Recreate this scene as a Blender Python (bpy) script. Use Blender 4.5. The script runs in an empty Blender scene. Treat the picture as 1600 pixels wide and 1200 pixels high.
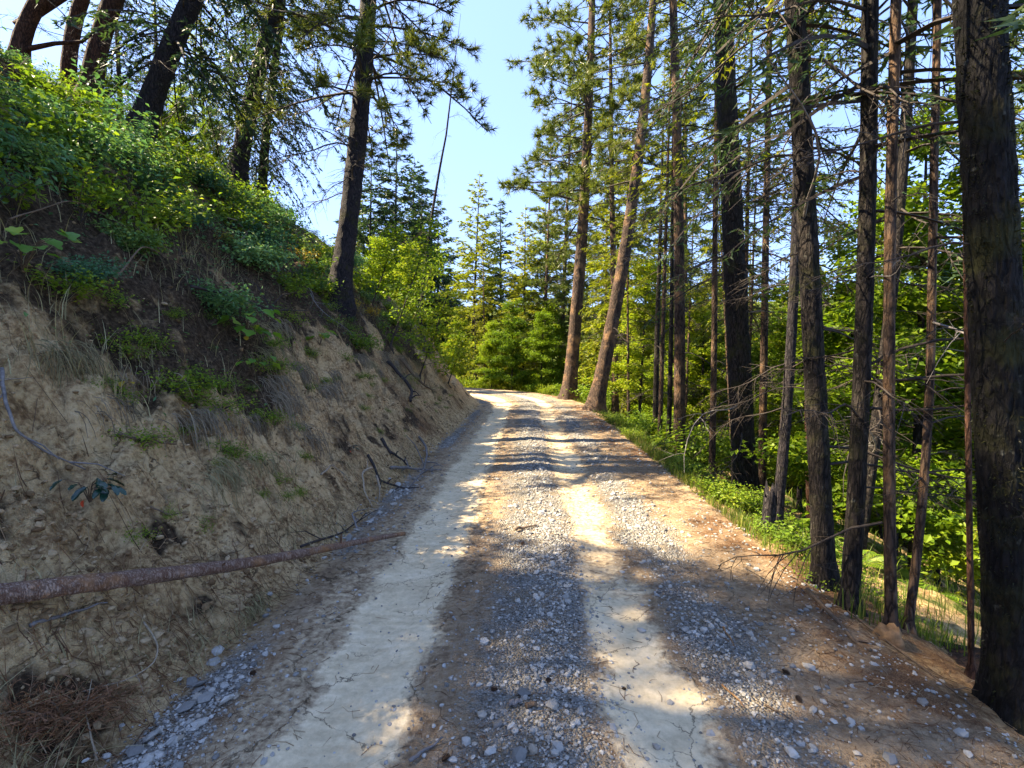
import bpy, math, random
import numpy as np
from mathutils import Matrix, Vector

SC = bpy.context.scene
COL = SC.collection
R_ = math.radians
# ------------------------------------------------------------------ camera, sky, sun, exposure
FPX = 740.0                      # focal length in pixels of the 1600x1200 photograph
YAW, PITCH = math.atan(23 / FPX), math.atan(38 / FPX)
CAM = Vector((0.0, 0.0, 1.6))
cd = bpy.data.cameras.new('camera'); cam = bpy.data.objects.new('camera', cd); COL.objects.link(cam)
cd.sensor_width = 36; cd.lens = 36 * FPX / 1600; cd.clip_start = 0.05; cd.clip_end = 5000
cam.location = CAM; cam.rotation_euler = (math.pi / 2 - PITCH, 0, YAW)
SC.camera = cam

SUN_EL, SUN_AZ = R_(46), R_(-85)     # azimuth measured clockwise from +Y: the sun stands over the bank
world = bpy.data.worlds.new('World'); SC.world = world; world.use_nodes = True
wn = world.node_tree; wn.nodes.clear()
sky = wn.nodes.new('ShaderNodeTexSky'); sky.sky_type = 'NISHITA'; sky.sun_disc = False
sky.sun_elevation = SUN_EL; sky.sun_rotation = SUN_AZ; sky.air_density = 1.0; sky.dust_density = 1.0; sky.ozone_density = 1.0
bg = wn.nodes.new('ShaderNodeBackground'); bg.inputs[1].default_value = 0.15
wo = wn.nodes.new('ShaderNodeOutputWorld')
gm = wn.nodes.new('ShaderNodeGamma'); gm.inputs[1].default_value = 0.40      # a hazy, evenly bright summer sky
tn = wn.nodes.new('ShaderNodeVectorMath'); tn.operation = 'MULTIPLY'; tn.inputs[1].default_value = (0.265, 0.345, 0.56)
wn.links.new(sky.outputs[0], gm.inputs[0]); wn.links.new(gm.outputs[0], tn.inputs[0])
wn.links.new(tn.outputs[0], bg.inputs[0]); wn.links.new(bg.outputs[0], wo.inputs[0])
sd = bpy.data.lights.new('sun', 'SUN'); sun = bpy.data.objects.new('sun', sd); COL.objects.link(sun)
sd.energy = 2.0; sd.angle = R_(0.5); sd.color = (1.0, 0.83, 0.58)
sdir = Vector((math.sin(SUN_AZ) * math.cos(SUN_EL), math.cos(SUN_AZ) * math.cos(SUN_EL), math.sin(SUN_EL)))
sun.rotation_euler = sdir.to_track_quat('Z', 'Y').to_euler()
SC.view_settings.view_transform = 'Standard'; SC.view_settings.look = 'None'
SC.view_settings.gamma = 1.0; SC.view_settings.use_curve_mapping = False
SC.view_settings.exposure = 3.75
SC.render.engine = 'CYCLES'
SC.cycles.max_bounces = 8; SC.cycles.diffuse_bounces = 4; SC.cycles.transmission_bounces = 5
SC.cycles.sample_clamp_indirect = 6

# ------------------------------------------------------------------ noise
_prm = np.random.RandomState(7).permutation(256); _prm = np.concatenate([_prm, _prm, _prm])
_grd = np.random.RandomState(8).normal(size=(256, 3)); _grd /= np.linalg.norm(_grd, axis=1)[:, None]
def perlin(x, y, z=0.0):
    x, y, z = np.broadcast_arrays(np.asarray(x, float), np.asarray(y, float), np.asarray(z, float))
    xi, yi, zi = np.floor(x).astype(int), np.floor(y).astype(int), np.floor(z).astype(int)
    fx, fy, fz = x - xi, y - yi, z - zi
    u, v, w = [t * t * t * (t * (t * 6 - 15) + 10) for t in (fx, fy, fz)]
    def g(a, b, c):
        h = _prm[_prm[_prm[(xi + a) & 255] + ((yi + b) & 255)] + ((zi + c) & 255)]
        q = _grd[h]
        return q[..., 0] * (fx - a) + q[..., 1] * (fy - b) + q[..., 2] * (fz - c)
    l = lambda a, b, t: a + (b - a) * t
    return 1.5 * l(l(l(g(0,0,0), g(1,0,0), u), l(g(0,1,0), g(1,1,0), u), v), l(l(g(0,0,1), g(1,0,1), u), l(g(0,1,1), g(1,1,1), u), v), w)
def fbm(x, y, z=0.0, o=3):
    s = 0; a = 1.0
    for i in range(o):
        s = s + a * perlin(x * 2 ** i + 17 * i, y * 2 ** i - 9 * i, np.asarray(z) * 2 ** i); a *= 0.5
    return s
def sstep(a, b, x):
    t = np.clip((np.asarray(x, float) - a) / (b - a), 0, 1); return t * t * (3 - 2 * t)
def gauss(x, s): return np.exp(-(x / s) ** 2)

# ------------------------------------------------------------------ terrain: a road cut into a hillside, bending left
BR, BY = 11.0, 16.5                # bend radius and where it starts
def road_su(x, y):
    x = np.asarray(x, float); y = np.asarray(y, float)
    r = np.hypot(x + BR, y - BY); th = np.arctan2(y - BY, x + BR)
    u = np.where(y <= BY, x, np.where(x > -BR, r - BR, y - BY - BR))
    u = np.where((y <= BY) & (x < -BR), -BR - (-x - BR) * np.clip((BY - y) / 12, 0, 1), u)
    s = np.where(y <= BY, y, np.where(x > -BR, BY + BR * th, BY + BR * math.pi / 2 - (x + BR)))
    return s, u
def road_xy(s, u):
    th = np.clip((s - BY) / BR, 0, math.pi / 2); ov = np.maximum(s - BY - BR * math.pi / 2, 0)
    x = np.where(s <= BY, u, -BR + (BR + u) * np.cos(th) - ov)
    y = np.where(s <= BY, s, BY + (BR + u) * np.sin(th))
    return x, y
PU = [-260, -60, -25, -14, -9, -7.5, -6.2, -4.6, -3.45, -3.15, -2.75, -2.3, -1.95, -1.7, -1.5, 2.0, 2.3, 3, 6, 20, 60, 120, 300, 420, 700, 1000, 1600]
PZ = [40, 24, 12.5, 8.7, 6.6, 5.95, 5.0, 3.45, 2.2, 1.72, 1.12, .55, .16, -.03, -.03, 0, -.08, -.36, -1.75, -8.2, -25, -38, -40, -30, 60, 112, 150]
def height(x, y):
    s, u = road_su(x, y)
    z = np.interp(u, PU, PZ)
    bank = sstep(-1.75, -2.6, u)
    d = np.hypot(x, y)
    # erosion: gullies that run down the slope, lumps, clods
    z = z + bank * (0.16 * perlin(s * 0.9, u * 0.5, 3.1) + 0.13 * fbm(s * 2.1, u * 1.5, 7.0, 2))
    near = sstep(40, 12, d)
    rid = 1 - np.abs(perlin(s * 3.3, u * 2.2 + s * .6, 1.7))
    z = z + bank * near * (0.11 * (rid - .7) + 0.085 * fbm(s * 5.5, u * 5.5, 2.0, 3))
    lump = sstep(-.05, .35, perlin(s * 11, u * 11, 9.2))
    z = z + bank * near * (0.058 * lump - .05 * sstep(.25, .6, perlin(s * 4.2, u * 6.0, 3.9))) * sstep(-4.5, -2.6, u)
    z = z + sstep(-1.45, -1.9, u) * near * 0.02 * fbm(s * 9, u * 9, 4.0, 2)
    z = z + bank * sstep(14, 6, d) * sstep(-4.8, -3.0, u) * .032 * (1 - 2 * np.abs(perlin(s * 9 + 3 * perlin(s * 2, u * 2, 1), u * 13, 5.5)) + .8 * perlin(s * 17, u * 17, 2.2))
    right = sstep(2.0, 3.5, u)
    z = z + right * (0.22 * fbm(s * .45, u * .45, 5.0, 3) + 0.05 * perlin(s * 3, u * 3, 1))
    z = z + sstep(1.75, 2.3, u) * near * (0.03 * fbm(s * 4, u * 4, 6.0, 3))
    z = z + sstep(25, 200, d) * 2.0 * fbm(x * .02, y * .02, 0.5, 3)
    # the road surface itself
    rd = sstep(-1.75, -1.4, u) * sstep(2.3, 1.8, u)
    tr = gauss(u + .86, .27) + gauss(u - .62, .27)
    ro = -.025 * tr + .02 * gauss(u - .1, .3) + .018 * fbm(s * .35, u * .8, 8.0, 2) + (1 - np.clip(tr, 0, 1)) * near * (.008 * fbm(s * 7, u * 7, 3.3, 3))
    return z + rd * ro
def heights(x, y): return height(np.asarray(x, float), np.asarray(y, float))
def hz(x, y): return float(height(np.array([float(x)]), np.array([float(y)]))[0])
CR = Matrix.Rotation(YAW, 3, 'Z') @ Matrix.Rotation(math.pi / 2 - PITCH, 3, 'X')
def ray(px, py): return np.array((CR @ Vector(((px - 800) / FPX, -(py - 600) / FPX, -1))).normalized())
_T = np.concatenate([np.arange(0.8, 14, .01), np.arange(14, 90, .05)])
def hit(px, py):
    """The place on the ground that shows at a point of the photograph."""
    d = ray(px, py); P = np.array(CAM)[None] + d[None] * _T[:, None]
    below = P[:, 2] < heights(P[:, 0], P[:, 1])
    i = int(np.argmax(below)) if below.any() else len(_T) - 1
    p = P[i].copy(); p[2] = hz(p[0], p[1]); return p
def at_depth(px, py, Y):
    d = ray(px, py); return np.array(CAM) + d * (Y / d[1])
def to_px(P):
    v = np.asarray(P, float) - np.array(CAM)
    q = v @ np.array(CR); return 800 - FPX * q[..., 0] / q[..., 2], 600 + FPX * q[..., 1] / q[..., 2]

# ------------------------------------------------------------------ mesh helpers
def mesh(name, V, Q=None, T=None, mats=(), qm=0, tm=0, smooth=True, attrs=None):
    V = np.asarray(V, np.float32).reshape(-1, 3)
    Q = np.zeros((0, 4), np.int32) if Q is None else np.asarray(Q, np.int32).reshape(-1, 4)
    T = np.zeros((0, 3), np.int32) if T is None else np.asarray(T, np.int32).reshape(-1, 3)
    me = bpy.data.meshes.new(name)
    me.vertices.add(len(V)); me.vertices.foreach_set('co', V.ravel())
    me.loops.add(Q.size + T.size); me.loops.foreach_set('vertex_index', np.concatenate([Q.ravel(), T.ravel()]))
    n = len(Q) + len(T); me.polygons.add(n)
    me.polygons.foreach_set('loop_start', np.concatenate([np.arange(len(Q)) * 4, Q.size + np.arange(len(T)) * 3]).astype(np.int32))
    mi = np.concatenate([np.broadcast_to(qm, (len(Q),)), np.broadcast_to(tm, (len(T),))]).astype(np.int32)
    me.polygons.foreach_set('material_index', mi)
    me.polygons.foreach_set('use_smooth', np.full(n, smooth, bool))
    for m in mats: me.materials.append(m)
    for k, a in (attrs or {}).items():
        at = me.attributes.new(k, 'FLOAT', 'POINT'); at.data.foreach_set('value', np.asarray(a, np.float32).ravel())
    me.update(calc_edges=True)
    return me
def obj(name, data, parent=None, loc=None, rot=None, scale=None):
    o = bpy.data.objects.new(name, data); COL.objects.link(o)
    if parent is not None: o.parent = parent
    if loc is not None: o.location = tuple(float(c) for c in loc)
    if rot is not None: o.rotation_euler = rot
    if scale is not None: o.scale = (scale,) * 3 if np.isscalar(scale) else scale
    return o
def tag(o, label=None, cat=None, group=None, kind=None):
    for k, v in (('label', label), ('category', cat), ('group', group), ('kind', kind)):
        if v: o[k] = v
    return o
def nrm(v): return v / np.maximum(np.linalg.norm(v, axis=-1, keepdims=True), 1e-9)
def tubes(P, Rr, sides=4):
    """P (n,k,3) centre lines, Rr (n,k) radii -> verts, quads."""
    P = np.asarray(P, float); Rr = np.asarray(Rr, float); n, k, _ = P.shape
    t = nrm(np.gradient(P, axis=1))
    ref = np.where(np.abs(t[:, :1, 2:3]) > .85, np.array([1., 0, 0]), np.array([0, 0, 1.]))
    a = nrm(np.cross(t, np.broadcast_to(ref, t.shape))); b = np.cross(t, a)
    th = np.arange(sides) * 2 * math.pi / sides
    V = P[:, :, None] + Rr[:, :, None, None] * (a[:, :, None] * np.cos(th)[:, None] + b[:, :, None] * np.sin(th)[:, None])
    base = (np.arange(n) * k * sides)[:, None, None] + (np.arange(k - 1) * sides)[None, :, None]
    j = np.arange(sides)[None, None]; j2 = (j + 1) % sides
    Q = np.stack([base + j, base + j2, base + sides + j2, base + sides + j], -1).reshape(-1, 4)
    return V.reshape(-1, 3), Q
class Geo:
    def __init__(s): s.V = []; s.Q = []; s.T = []; s.qm = []; s.tm = []; s.n = 0
    def add(s, V, Q=None, T=None, m=0):
        V = np.asarray(V).reshape(-1, 3); s.V.append(V)
        if Q is not None and len(Q): s.Q.append(np.asarray(Q) + s.n); s.qm.append(np.full(len(Q), m))
        if T is not None and len(T): s.T.append(np.asarray(T) + s.n); s.tm.append(np.full(len(T), m))
        s.n += len(V); return s
    def mesh(s, name, mats, smooth=True):
        c = lambda l: np.concatenate(l) if l else None
        return mesh(name, c(s.V), c(s.Q), c(s.T), mats, c(s.qm) if s.qm else 0, c(s.tm) if s.tm else 0, smooth)
def blades(pos, dirs, L, W, nrmv):
    """One pointed needle bunch (a triangle) at each pos."""
    w = nrm(np.cross(dirs, nrmv)) * np.asarray(W).reshape(-1, 1) * .5
    V = np.stack([pos - w, pos + w, pos + dirs * np.asarray(L).reshape(-1, 1)], 1)
    return V.reshape(-1, 3), np.arange(len(pos) * 3).reshape(-1, 3)
def leaves(pos, dirs, L, W, nrmv, fold=.18):
    """One folded diamond leaf (two triangles) at each pos."""
    L = np.asarray(L).reshape(-1, 1) * np.ones((len(pos), 1)); W = np.asarray(W).reshape(-1, 1) * np.ones((len(pos), 1))
    w = nrm(np.cross(dirs, nrmv)); up = np.cross(w, dirs)
    m = pos + dirs * L * .45 + up * W * fold
    V = np.stack([pos, m + w * W * .5, pos + dirs * L - up * L * .08, m - w * W * .5], 1)
    b = np.arange(len(pos))[:, None] * 4
    T = np.concatenate([b + np.array([[0, 1, 2]]), b + np.array([[0, 2, 3]])], 1).reshape(-1, 3)
    return V.reshape(-1, 3), T

# ------------------------------------------------------------------ materials
def node_mat(name):
    m = bpy.data.materials.new(name); m.use_nodes = True; nt = m.node_tree; nt.nodes.clear()
    return m, nt, (lambda t, **k: _node(nt, t, **k)), nt.links.new
def _node(nt, t, **k):
    n = nt.nodes.new('ShaderNode' + t)
    for a, v in k.items():
        if a == 'inp':
            for i, x in v.items(): n.inputs[i].default_value = x
        else: setattr(n, a, v)
    return n
def c4(c): return (*c, 1.0)
def ramp(N, stops):
    r = N('ValToRGB'); e = r.color_ramp.elements
    while len(e) < len(stops): e.new(.5)
    for i, (p, c) in enumerate(stops): e[i].position = p; e[i].color = c4(c) if len(c) == 3 else c
    return r
def mixc(N, L, fac, a, b, mode='MIX'):
    m = N('Mix', data_type='RGBA', blend_type=mode)
    for s, v in ((0, fac), (6, a), (7, b)):
        if hasattr(v, 'is_output'): L(v, m.inputs[s])
        else: m.inputs[s].default_value = v if s == 0 else c4(v)
    return m.outputs[2]
def math_(N, L, op, a, b=None):
    m = N('Math', operation=op)
    for s, v in ((0, a), (1, b)):
        if v is None: continue
        if hasattr(v, 'is_output'): L(v, m.inputs[s])
        else: m.inputs[s].default_value = v
    return m.outputs[0]
def maprange(N, L, v, a, b, c=0., d=1.):
    m = N('MapRange', inp={1: a, 2: b, 3: c, 4: d}); L(v, m.inputs[0]); return m.outputs[0]
def leaf_mat(name, stops, transl=.45, gloss=.25, rough=.5, tobj=.35):
    m, nt, N, L = node_mat(name)
    g = N('NewGeometry'); oi = N('ObjectInfo')
    f = math_(N, L, 'ADD', math_(N, L, 'MULTIPLY', g.outputs['Random Per Island'], 1 - tobj), math_(N, L, 'MULTIPLY', oi.outputs['Random'], tobj))
    r = ramp(N, stops); L(f, r.inputs[0])
    p = N('BsdfPrincipled', inp={'Roughness': rough, 'Specular IOR Level': gloss}); L(r.outputs[0], p.inputs['Base Color'])
    t = N('BsdfTranslucent'); tc = mixc(N, L, 1.0, r.outputs[0], (1.0, 1.0, .55), 'MULTIPLY'); L(tc, t.inputs[0])
    mx = N('MixShader', inp={0: transl}); L(p.outputs[0], mx.inputs[1]); L(t.outputs[0], mx.inputs[2])
    o = N('OutputMaterial'); L(mx.outputs[0], o.inputs[0]); return m
def bark_mat(name, dark, light, scale=1.0, moss=0.0, orange=None, bump=1.0):
    m, nt, N, L = node_mat(name)
    tc = N('TexCoord'); mp = N('Mapping', inp={'Scale': (1, 1, .22)}); L(tc.outputs['Object'], mp.inputs[0])
    v = N('TexVoronoi', feature='DISTANCE_TO_EDGE', inp={'Scale': 38 * scale}); n0 = N('TexNoise', inp={'Scale': 16 * scale, 'Detail': 6, 'Roughness': .7})
    L(mp.outputs[0], n0.inputs[0])
    ad = N('VectorMath', operation='MULTIPLY_ADD', inp={1: (.05, .05, .05)}); L(n0.outputs['Color'], ad.inputs[0]); L(mp.outputs[0], ad.inputs[2]); L(ad.outputs[0], v.inputs['Vector'])
    crack = maprange(N, L, math_(N, L, 'ADD', v.outputs[0], math_(N, L, 'MULTIPLY', math_(N, L, 'SUBTRACT', n0.outputs[0], .5), .5)), .0, .2)
    n1 = N('TexNoise', inp={'Scale': 3.0 * scale, 'Detail': 5, 'Roughness': .65}); L(tc.outputs['Object'], n1.inputs[0])
    n2 = N('TexNoise', inp={'Scale': 90 * scale, 'Detail': 3}); L(mp.outputs[0], n2.inputs[0])
    f = math_(N, L, 'MULTIPLY', crack, maprange(N, L, n2.outputs[0], .25, .75, .45, 1.0))
    f = math_(N, L, 'MULTIPLY', f, maprange(N, L, n1.outputs[0], .3, .7, .5, 1.1))
    col = mixc(N, L, f, dark, light)
    if orange: col = mixc(N, L, maprange(N, L, n1.outputs[0], .5, .68), col, orange)
    lich = N('TexNoise', inp={'Scale': 22, 'Detail': 4}); L(tc.outputs['Object'], lich.inputs[0])
    col = mixc(N, L, maprange(N, L, lich.outputs[0], .64, .72, 0, .5), col, (.14, .14, .11))
    if moss:
        n3 = N('TexNoise', inp={'Scale': 3.4, 'Detail': 6, 'Roughness': .68}); L(tc.outputs['Object'], n3.inputs[0])
        col = mixc(N, L, maprange(N, L, n3.outputs[0], .56 - .08 * moss, .66, 0, .8), col, (.035, .036, .010))
    p = N('BsdfPrincipled', inp={'Roughness': .85, 'Specular IOR Level': .2}); L(col, p.inputs['Base Color'])
    b = N('Bump', inp={'Strength': .9 * bump, 'Distance': .02}); L(f, b.inputs['Height']); L(b.outputs[0], p.inputs['Normal'])
    o = N('OutputMaterial'); L(p.outputs[0], o.inputs[0]); return m
def wood_mat(name, a, b, scale=30, rough=.8):
    m, nt, N, L = node_mat(name)
    tc = N('TexCoord'); n = N('TexNoise', inp={'Scale': scale, 'Detail': 4, 'Roughness': .7}); L(tc.outputs['Object'], n.inputs[0])
    oi = N('ObjectInfo'); f = math_(N, L, 'ADD', maprange(N, L, n.outputs[0], .3, .7), math_(N, L, 'MULTIPLY', oi.outputs['Random'], .25))
    col = mixc(N, L, f, a, b)
    p = N('BsdfPrincipled', inp={'Roughness': rough, 'Specular IOR Level': .25}); L(col, p.inputs['Base Color'])
    bp = N('Bump', inp={'Strength': .5, 'Distance': .005}); L(n.outputs[0], bp.inputs['Height']); L(bp.outputs[0], p.inputs['Normal'])
    o = N('OutputMaterial'); L(p.outputs[0], o.inputs[0]); return m
def island_mat(name, stops, rough=.85, spec=.2, nscale=60, namt=.35):
    m, nt, N, L = node_mat(name)
    g = N('NewGeometry'); oi = N('ObjectInfo'); tc = N('TexCoord')
    f = math_(N, L, 'FRACT', math_(N, L, 'ADD', g.outputs['Random Per Island'], math_(N, L, 'MULTIPLY', oi.outputs['Random'], 3.7)))
    r = ramp(N, stops); L(f, r.inputs[0])
    n = N('TexNoise', inp={'Scale': nscale, 'Detail': 4, 'Roughness': .7}); L(tc.outputs['Object'], n.inputs[0])
    dk = mixc(N, L, namt, r.outputs[0], mixc(N, L, n.outputs[0], (.12, .12, .12), (1.7, 1.7, 1.7)), 'MULTIPLY')
    p = N('BsdfPrincipled', inp={'Roughness': rough, 'Specular IOR Level': spec}); L(dk, p.inputs['Base Color'])
    bp = N('Bump', inp={'Strength': .4, 'Distance': .004}); L(n.outputs[0], bp.inputs['Height']); L(bp.outputs[0], p.inputs['Normal'])
    o = N('OutputMaterial'); L(p.outputs[0], o.inputs[0]); return m

def earth_mat():
    m, nt, N, L = node_mat('earth')
    tc = N('TexCoord'); P = tc.outputs['Object']
    A = {k: N('Attribute', attribute_name=k).outputs['Fac'] for k in ('track', 'gravel', 'needle', 'humus', 'green', 'road')}
    def noise(s, d=5, r=.65, vec=P):
        n = N('TexNoise', inp={'Scale': s, 'Detail': d, 'Roughness': r}); L(vec, n.inputs[0]); return n
    n_big, n_mid, n_fine, n_grit = noise(.9), noise(5), noise(28), noise(140, 3)
    # bare cut soil: ochre, pale dry crust on raised lumps, brown in between
    soil = ramp(N, [(.30, (.09, .052, .026)), (.42, (.27, .165, .078)), (.52, (.60, .42, .21)), (.68, (.78, .60, .35))])
    mixn = math_(N, L, 'ADD', math_(N, L, 'MULTIPLY', n_mid.outputs[0], .4), math_(N, L, 'ADD', math_(N, L, 'MULTIPLY', n_fine.outputs[0], .45), math_(N, L, 'MULTIPLY', n_big.outputs[0], .15)))
    L(mixn, soil.inputs[0]); col = soil.outputs[0]
    rb = ramp(N, [(.3, (.15, .105, .07)), (.5, (.30, .22, .145)), (.68, (.44, .34, .23))]); L(mixn, rb.inputs[0])
    col = mixc(N, L, math_(N, L, 'MULTIPLY', A['road'], .8), col, rb.outputs[0])
    # dry clay cracks (thin, wandering)
    wv = N('VectorMath', operation='MULTIPLY_ADD', inp={1: (.22, .22, .22)}); L(n_mid.outputs['Color'], wv.inputs[0]); L(P, wv.inputs[2])
    wv2 = N('VectorMath', operation='MULTIPLY_ADD', inp={1: (.03, .03, .03)}); L(n_fine.outputs['Color'], wv2.inputs[0]); L(wv.outputs[0], wv2.inputs[2])
    vc = N('TexVoronoi', feature='DISTANCE_TO_EDGE', inp={'Scale': 2.3}); L(wv2.outputs[0], vc.inputs['Vector'])
    vc2 = N('TexVoronoi', feature='DISTANCE_TO_EDGE', inp={'Scale': 7.0}); L(wv2.outputs[0], vc2.inputs['Vector'])
    ck1 = math_(N, L, 'MULTIPLY', maprange(N, L, vc.outputs[0], .003, .012, 1, 0), maprange(N, L, noise(1.7, 3).outputs[0], .46, .54))
    ck2 = math_(N, L, 'MULTIPLY', maprange(N, L, vc2.outputs[0], .004, .02, .8, 0), maprange(N, L, noise(2.6, 3).outputs[0], .56, .64))
    crack = math_(N, L, 'MAXIMUM', ck1, ck2)
    # wheel track clay
    clay = ramp(N, [(.3, (.50, .40, .25)), (.5, (.63, .515, .33)), (.7, (.71, .595, .40))]); L(n_mid.outputs[0], clay.inputs[0])
    cl = mixc(N, L, .35, clay.outputs[0], mixc(N, L, maprange(N, L, n_fine.outputs[0], .3, .7), (.5, .5, .5), (1.35, 1.35, 1.35)), 'MULTIPLY')
    tf = maprange(N, L, math_(N, L, 'ADD', A['track'], math_(N, L, 'MULTIPLY', math_(N, L, 'SUBTRACT', n_fine.outputs[0], .5), 1.1)), .2, .85)
    col = mixc(N, L, tf, col, cl)
    # compacted small grey gravel, with blue grey and pale chips
    vg = N('TexVoronoi', feature='F1', inp={'Scale': 75}); L(P, vg.inputs['Vector'])
    gv = ramp(N, [(.0, (.11, .105, .095)), (.35, (.27, .255, .225)), (.6, (.38, .36, .315)), (1., (.46, .46, .46))]); L(vg.outputs['Color'], gv.inputs[0])
    gcol = mixc(N, L, maprange(N, L, n_mid.outputs[0], .42, .66), gv.outputs[0], (.34, .28, .20))
    gf = maprange(N, L, math_(N, L, 'ADD', A['gravel'], math_(N, L, 'MULTIPLY', math_(N, L, 'SUBTRACT', n_fine.outputs[0], .5), 1.0)), .3, .65)
    col = mixc(N, L, gf, col, gcol)
    # fallen needles: warm brown
    nd = ramp(N, [(.35, (.09, .045, .022)), (.55, (.20, .105, .05)), (.7, (.32, .2, .11))]); L(n_grit.outputs[0], nd.inputs[0])
    nf = maprange(N, L, math_(N, L, 'ADD', A['needle'], math_(N, L, 'MULTIPLY', math_(N, L, 'SUBTRACT', n_mid.outputs[0], .5), 1.6)), .45, .8, 0, .9)
    col = mixc(N, L, nf, col, nd.outputs[0])
    hm = ramp(N, [(.35, (.03, .02, .012)), (.55, (.085, .058, .035)), (.72, (.21, .15, .09))]); L(n_fine.outputs[0], hm.inputs[0])
    hf = maprange(N, L, math_(N, L, 'ADD', A['humus'], math_(N, L, 'MULTIPLY', math_(N, L, 'SUBTRACT', n_mid.outputs[0], .5), 1.4)), .35, .7)
    col = mixc(N, L, hf, col, hm.outputs[0])
    gr = ramp(N, [(.3, (.03, .045, .012)), (.6, (.09, .12, .025)), (.75, (.2, .17, .07))]); L(n_fine.outputs[0], gr.inputs[0])
    gf2 = maprange(N, L, math_(N, L, 'ADD', A['green'], math_(N, L, 'MULTIPLY', math_(N, L, 'SUBTRACT', n_mid.outputs[0], .5), 1.2)), .4, .7)
    col = mixc(N, L, gf2, col, gr.outputs[0])
    bare = math_(N, L, 'SUBTRACT', 1.0, math_(N, L, 'MINIMUM', 1.0, math_(N, L, 'ADD', math_(N, L, 'ADD', A['gravel'], A['needle']), math_(N, L, 'ADD', A['humus'], A['green']))))
    ckm = math_(N, L, 'MULTIPLY', crack, bare)
    col = mixc(N, L, math_(N, L, 'MULTIPLY', ckm, .75), col, (.06, .045, .03))
    p = N('BsdfPrincipled', inp={'Roughness': .95, 'Specular IOR Level': .1}); L(col, p.inputs['Base Color'])
    hgt = math_(N, L, 'ADD', math_(N, L, 'MULTIPLY', n_fine.outputs[0], .9), math_(N, L, 'ADD', math_(N, L, 'MULTIPLY', n_grit.outputs[0], .35), math_(N, L, 'MULTIPLY', math_(N, L, 'MULTIPLY', vg.outputs['Distance'], gf), -1.2)))
    hgt = math_(N, L, 'SUBTRACT', hgt, math_(N, L, 'MULTIPLY', ckm, 1.4))
    wt = N('TexWave', wave_type='BANDS', bands_direction='Y', inp={'Scale': 3.6, 'Distortion': 2.5, 'Detail': 1, 'Detail Scale': 3.0}); L(P, wt.inputs['Vector'])     # faint tyre lugs in the dust
    hgt = math_(N, L, 'ADD', hgt, math_(N, L, 'MULTIPLY', math_(N, L, 'MULTIPLY', wt.outputs['Fac'], A['track']), maprange(N, L, noise(1.3, 3).outputs[0], .42, .6, 0, .9)))
    bs = math_(N, L, 'SUBTRACT', 1.0, math_(N, L, 'MULTIPLY', tf, .7))
    b = N('Bump', inp={'Distance': .05}); L(bs, b.inputs['Strength']); L(hgt, b.inputs['Height']); L(b.outputs[0], p.inputs['Normal'])
    o = N('OutputMaterial'); L(p.outputs[0], o.inputs[0]); return m

M = {}
M['earth'] = earth_mat()
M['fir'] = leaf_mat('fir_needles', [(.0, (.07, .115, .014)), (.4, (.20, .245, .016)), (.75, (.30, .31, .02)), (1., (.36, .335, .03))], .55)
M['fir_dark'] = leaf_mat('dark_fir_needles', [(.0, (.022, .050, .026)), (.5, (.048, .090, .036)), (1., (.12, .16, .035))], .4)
M['pine'] = leaf_mat('pine_needles', [(.0, (.045, .075, .018)), (.5, (.10, .14, .022)), (1., (.19, .20, .030))], .42, .35, .4)
M['leafy'] = leaf_mat('broad_leaves', [(.0, (.04, .09, .012)), (.35, (.13, .22, .012)), (.7, (.25, .33, .016)), (1., (.38, .38, .03))], .55, tobj=.5)
M['shrub'] = leaf_mat('shrub_leaves', [(.0, (.04, .12, .065)), (.45, (.095, .21, .09)), (.8, (.17, .29, .075)), (1., (.32, .39, .06))], .35, tobj=.6)
M['bright_shrub'] = leaf_mat('bright_shrub_leaves', [(.0, (.08, .16, .016)), (.6, (.18, .28, .02)), (1., (.33, .37, .03))], .48)
M['yellow'] = leaf_mat('yellow_leaves', [(.0, (.20, .20, .02)), (.5, (.42, .30, .025)), (1., (.55, .38, .05))], .4)
M['big_leaf'] = leaf_mat('large_leaves', [(.0, (.08, .19, .02)), (.6, (.16, .32, .03)), (1., (.32, .40, .04))], .45, .3, .45, .9)
M['gloss_leaf'] = leaf_mat('glossy_leaves', [(.0, (.008, .030, .018)), (1., (.016, .055, .028))], .12, .6, .25, .8)
M['red_leaf'] = leaf_mat('red_leaf', [(.0, (.5, .05, .02)), (1., (.55, .08, .02))], .3)
M['fern'] = leaf_mat('fern_fronds', [(.0, (.05, .11, .010)), (.6, (.12, .20, .015)), (1., (.22, .26, .02))], .45)
M['grass'] = leaf_mat('green_grass', [(.0, (.05, .10, .012)), (.6, (.12, .18, .02)), (1., (.28, .27, .06))], .4)
M['dry_grass'] = leaf_mat('dry_grass', [(.0, (.13, .10, .05)), (.5, (.30, .25, .12)), (1., (.48, .42, .22))], .25)
M['root_mat'] = leaf_mat('root_fibres', [(.0, (.06, .045, .03)), (.5, (.20, .155, .10)), (1., (.38, .31, .2))], .05)
M['red_needle'] = leaf_mat('dead_red_needles', [(.0, (.10, .045, .022)), (.5, (.20, .095, .045)), (1., (.32, .19, .10))], .2)
M['litter'] = island_mat('needle_litter', [(.0, (.07, .035, .02)), (.5, (.20, .10, .045)), (.8, (.30, .19, .10)), (1., (.42, .32, .2))])
M['bark_fir'] = bark_mat('fir_bark', (.007, .006, .006), (.052, .042, .036), 1.0, .5)
M['bark_big'] = bark_mat('mossy_bark', (.003, .003, .003), (.017, .015, .015), .9, .9, None, 1.0)
M['bark_pine'] = bark_mat('pine_bark', (.018, .012, .010), (.15, .10, .07), .8, 0, (.24, .14, .07))
M['bark_dark'] = bark_mat('dark_bark', (.009, .008, .011), (.055, .046, .048), 1.0, .2)
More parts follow.
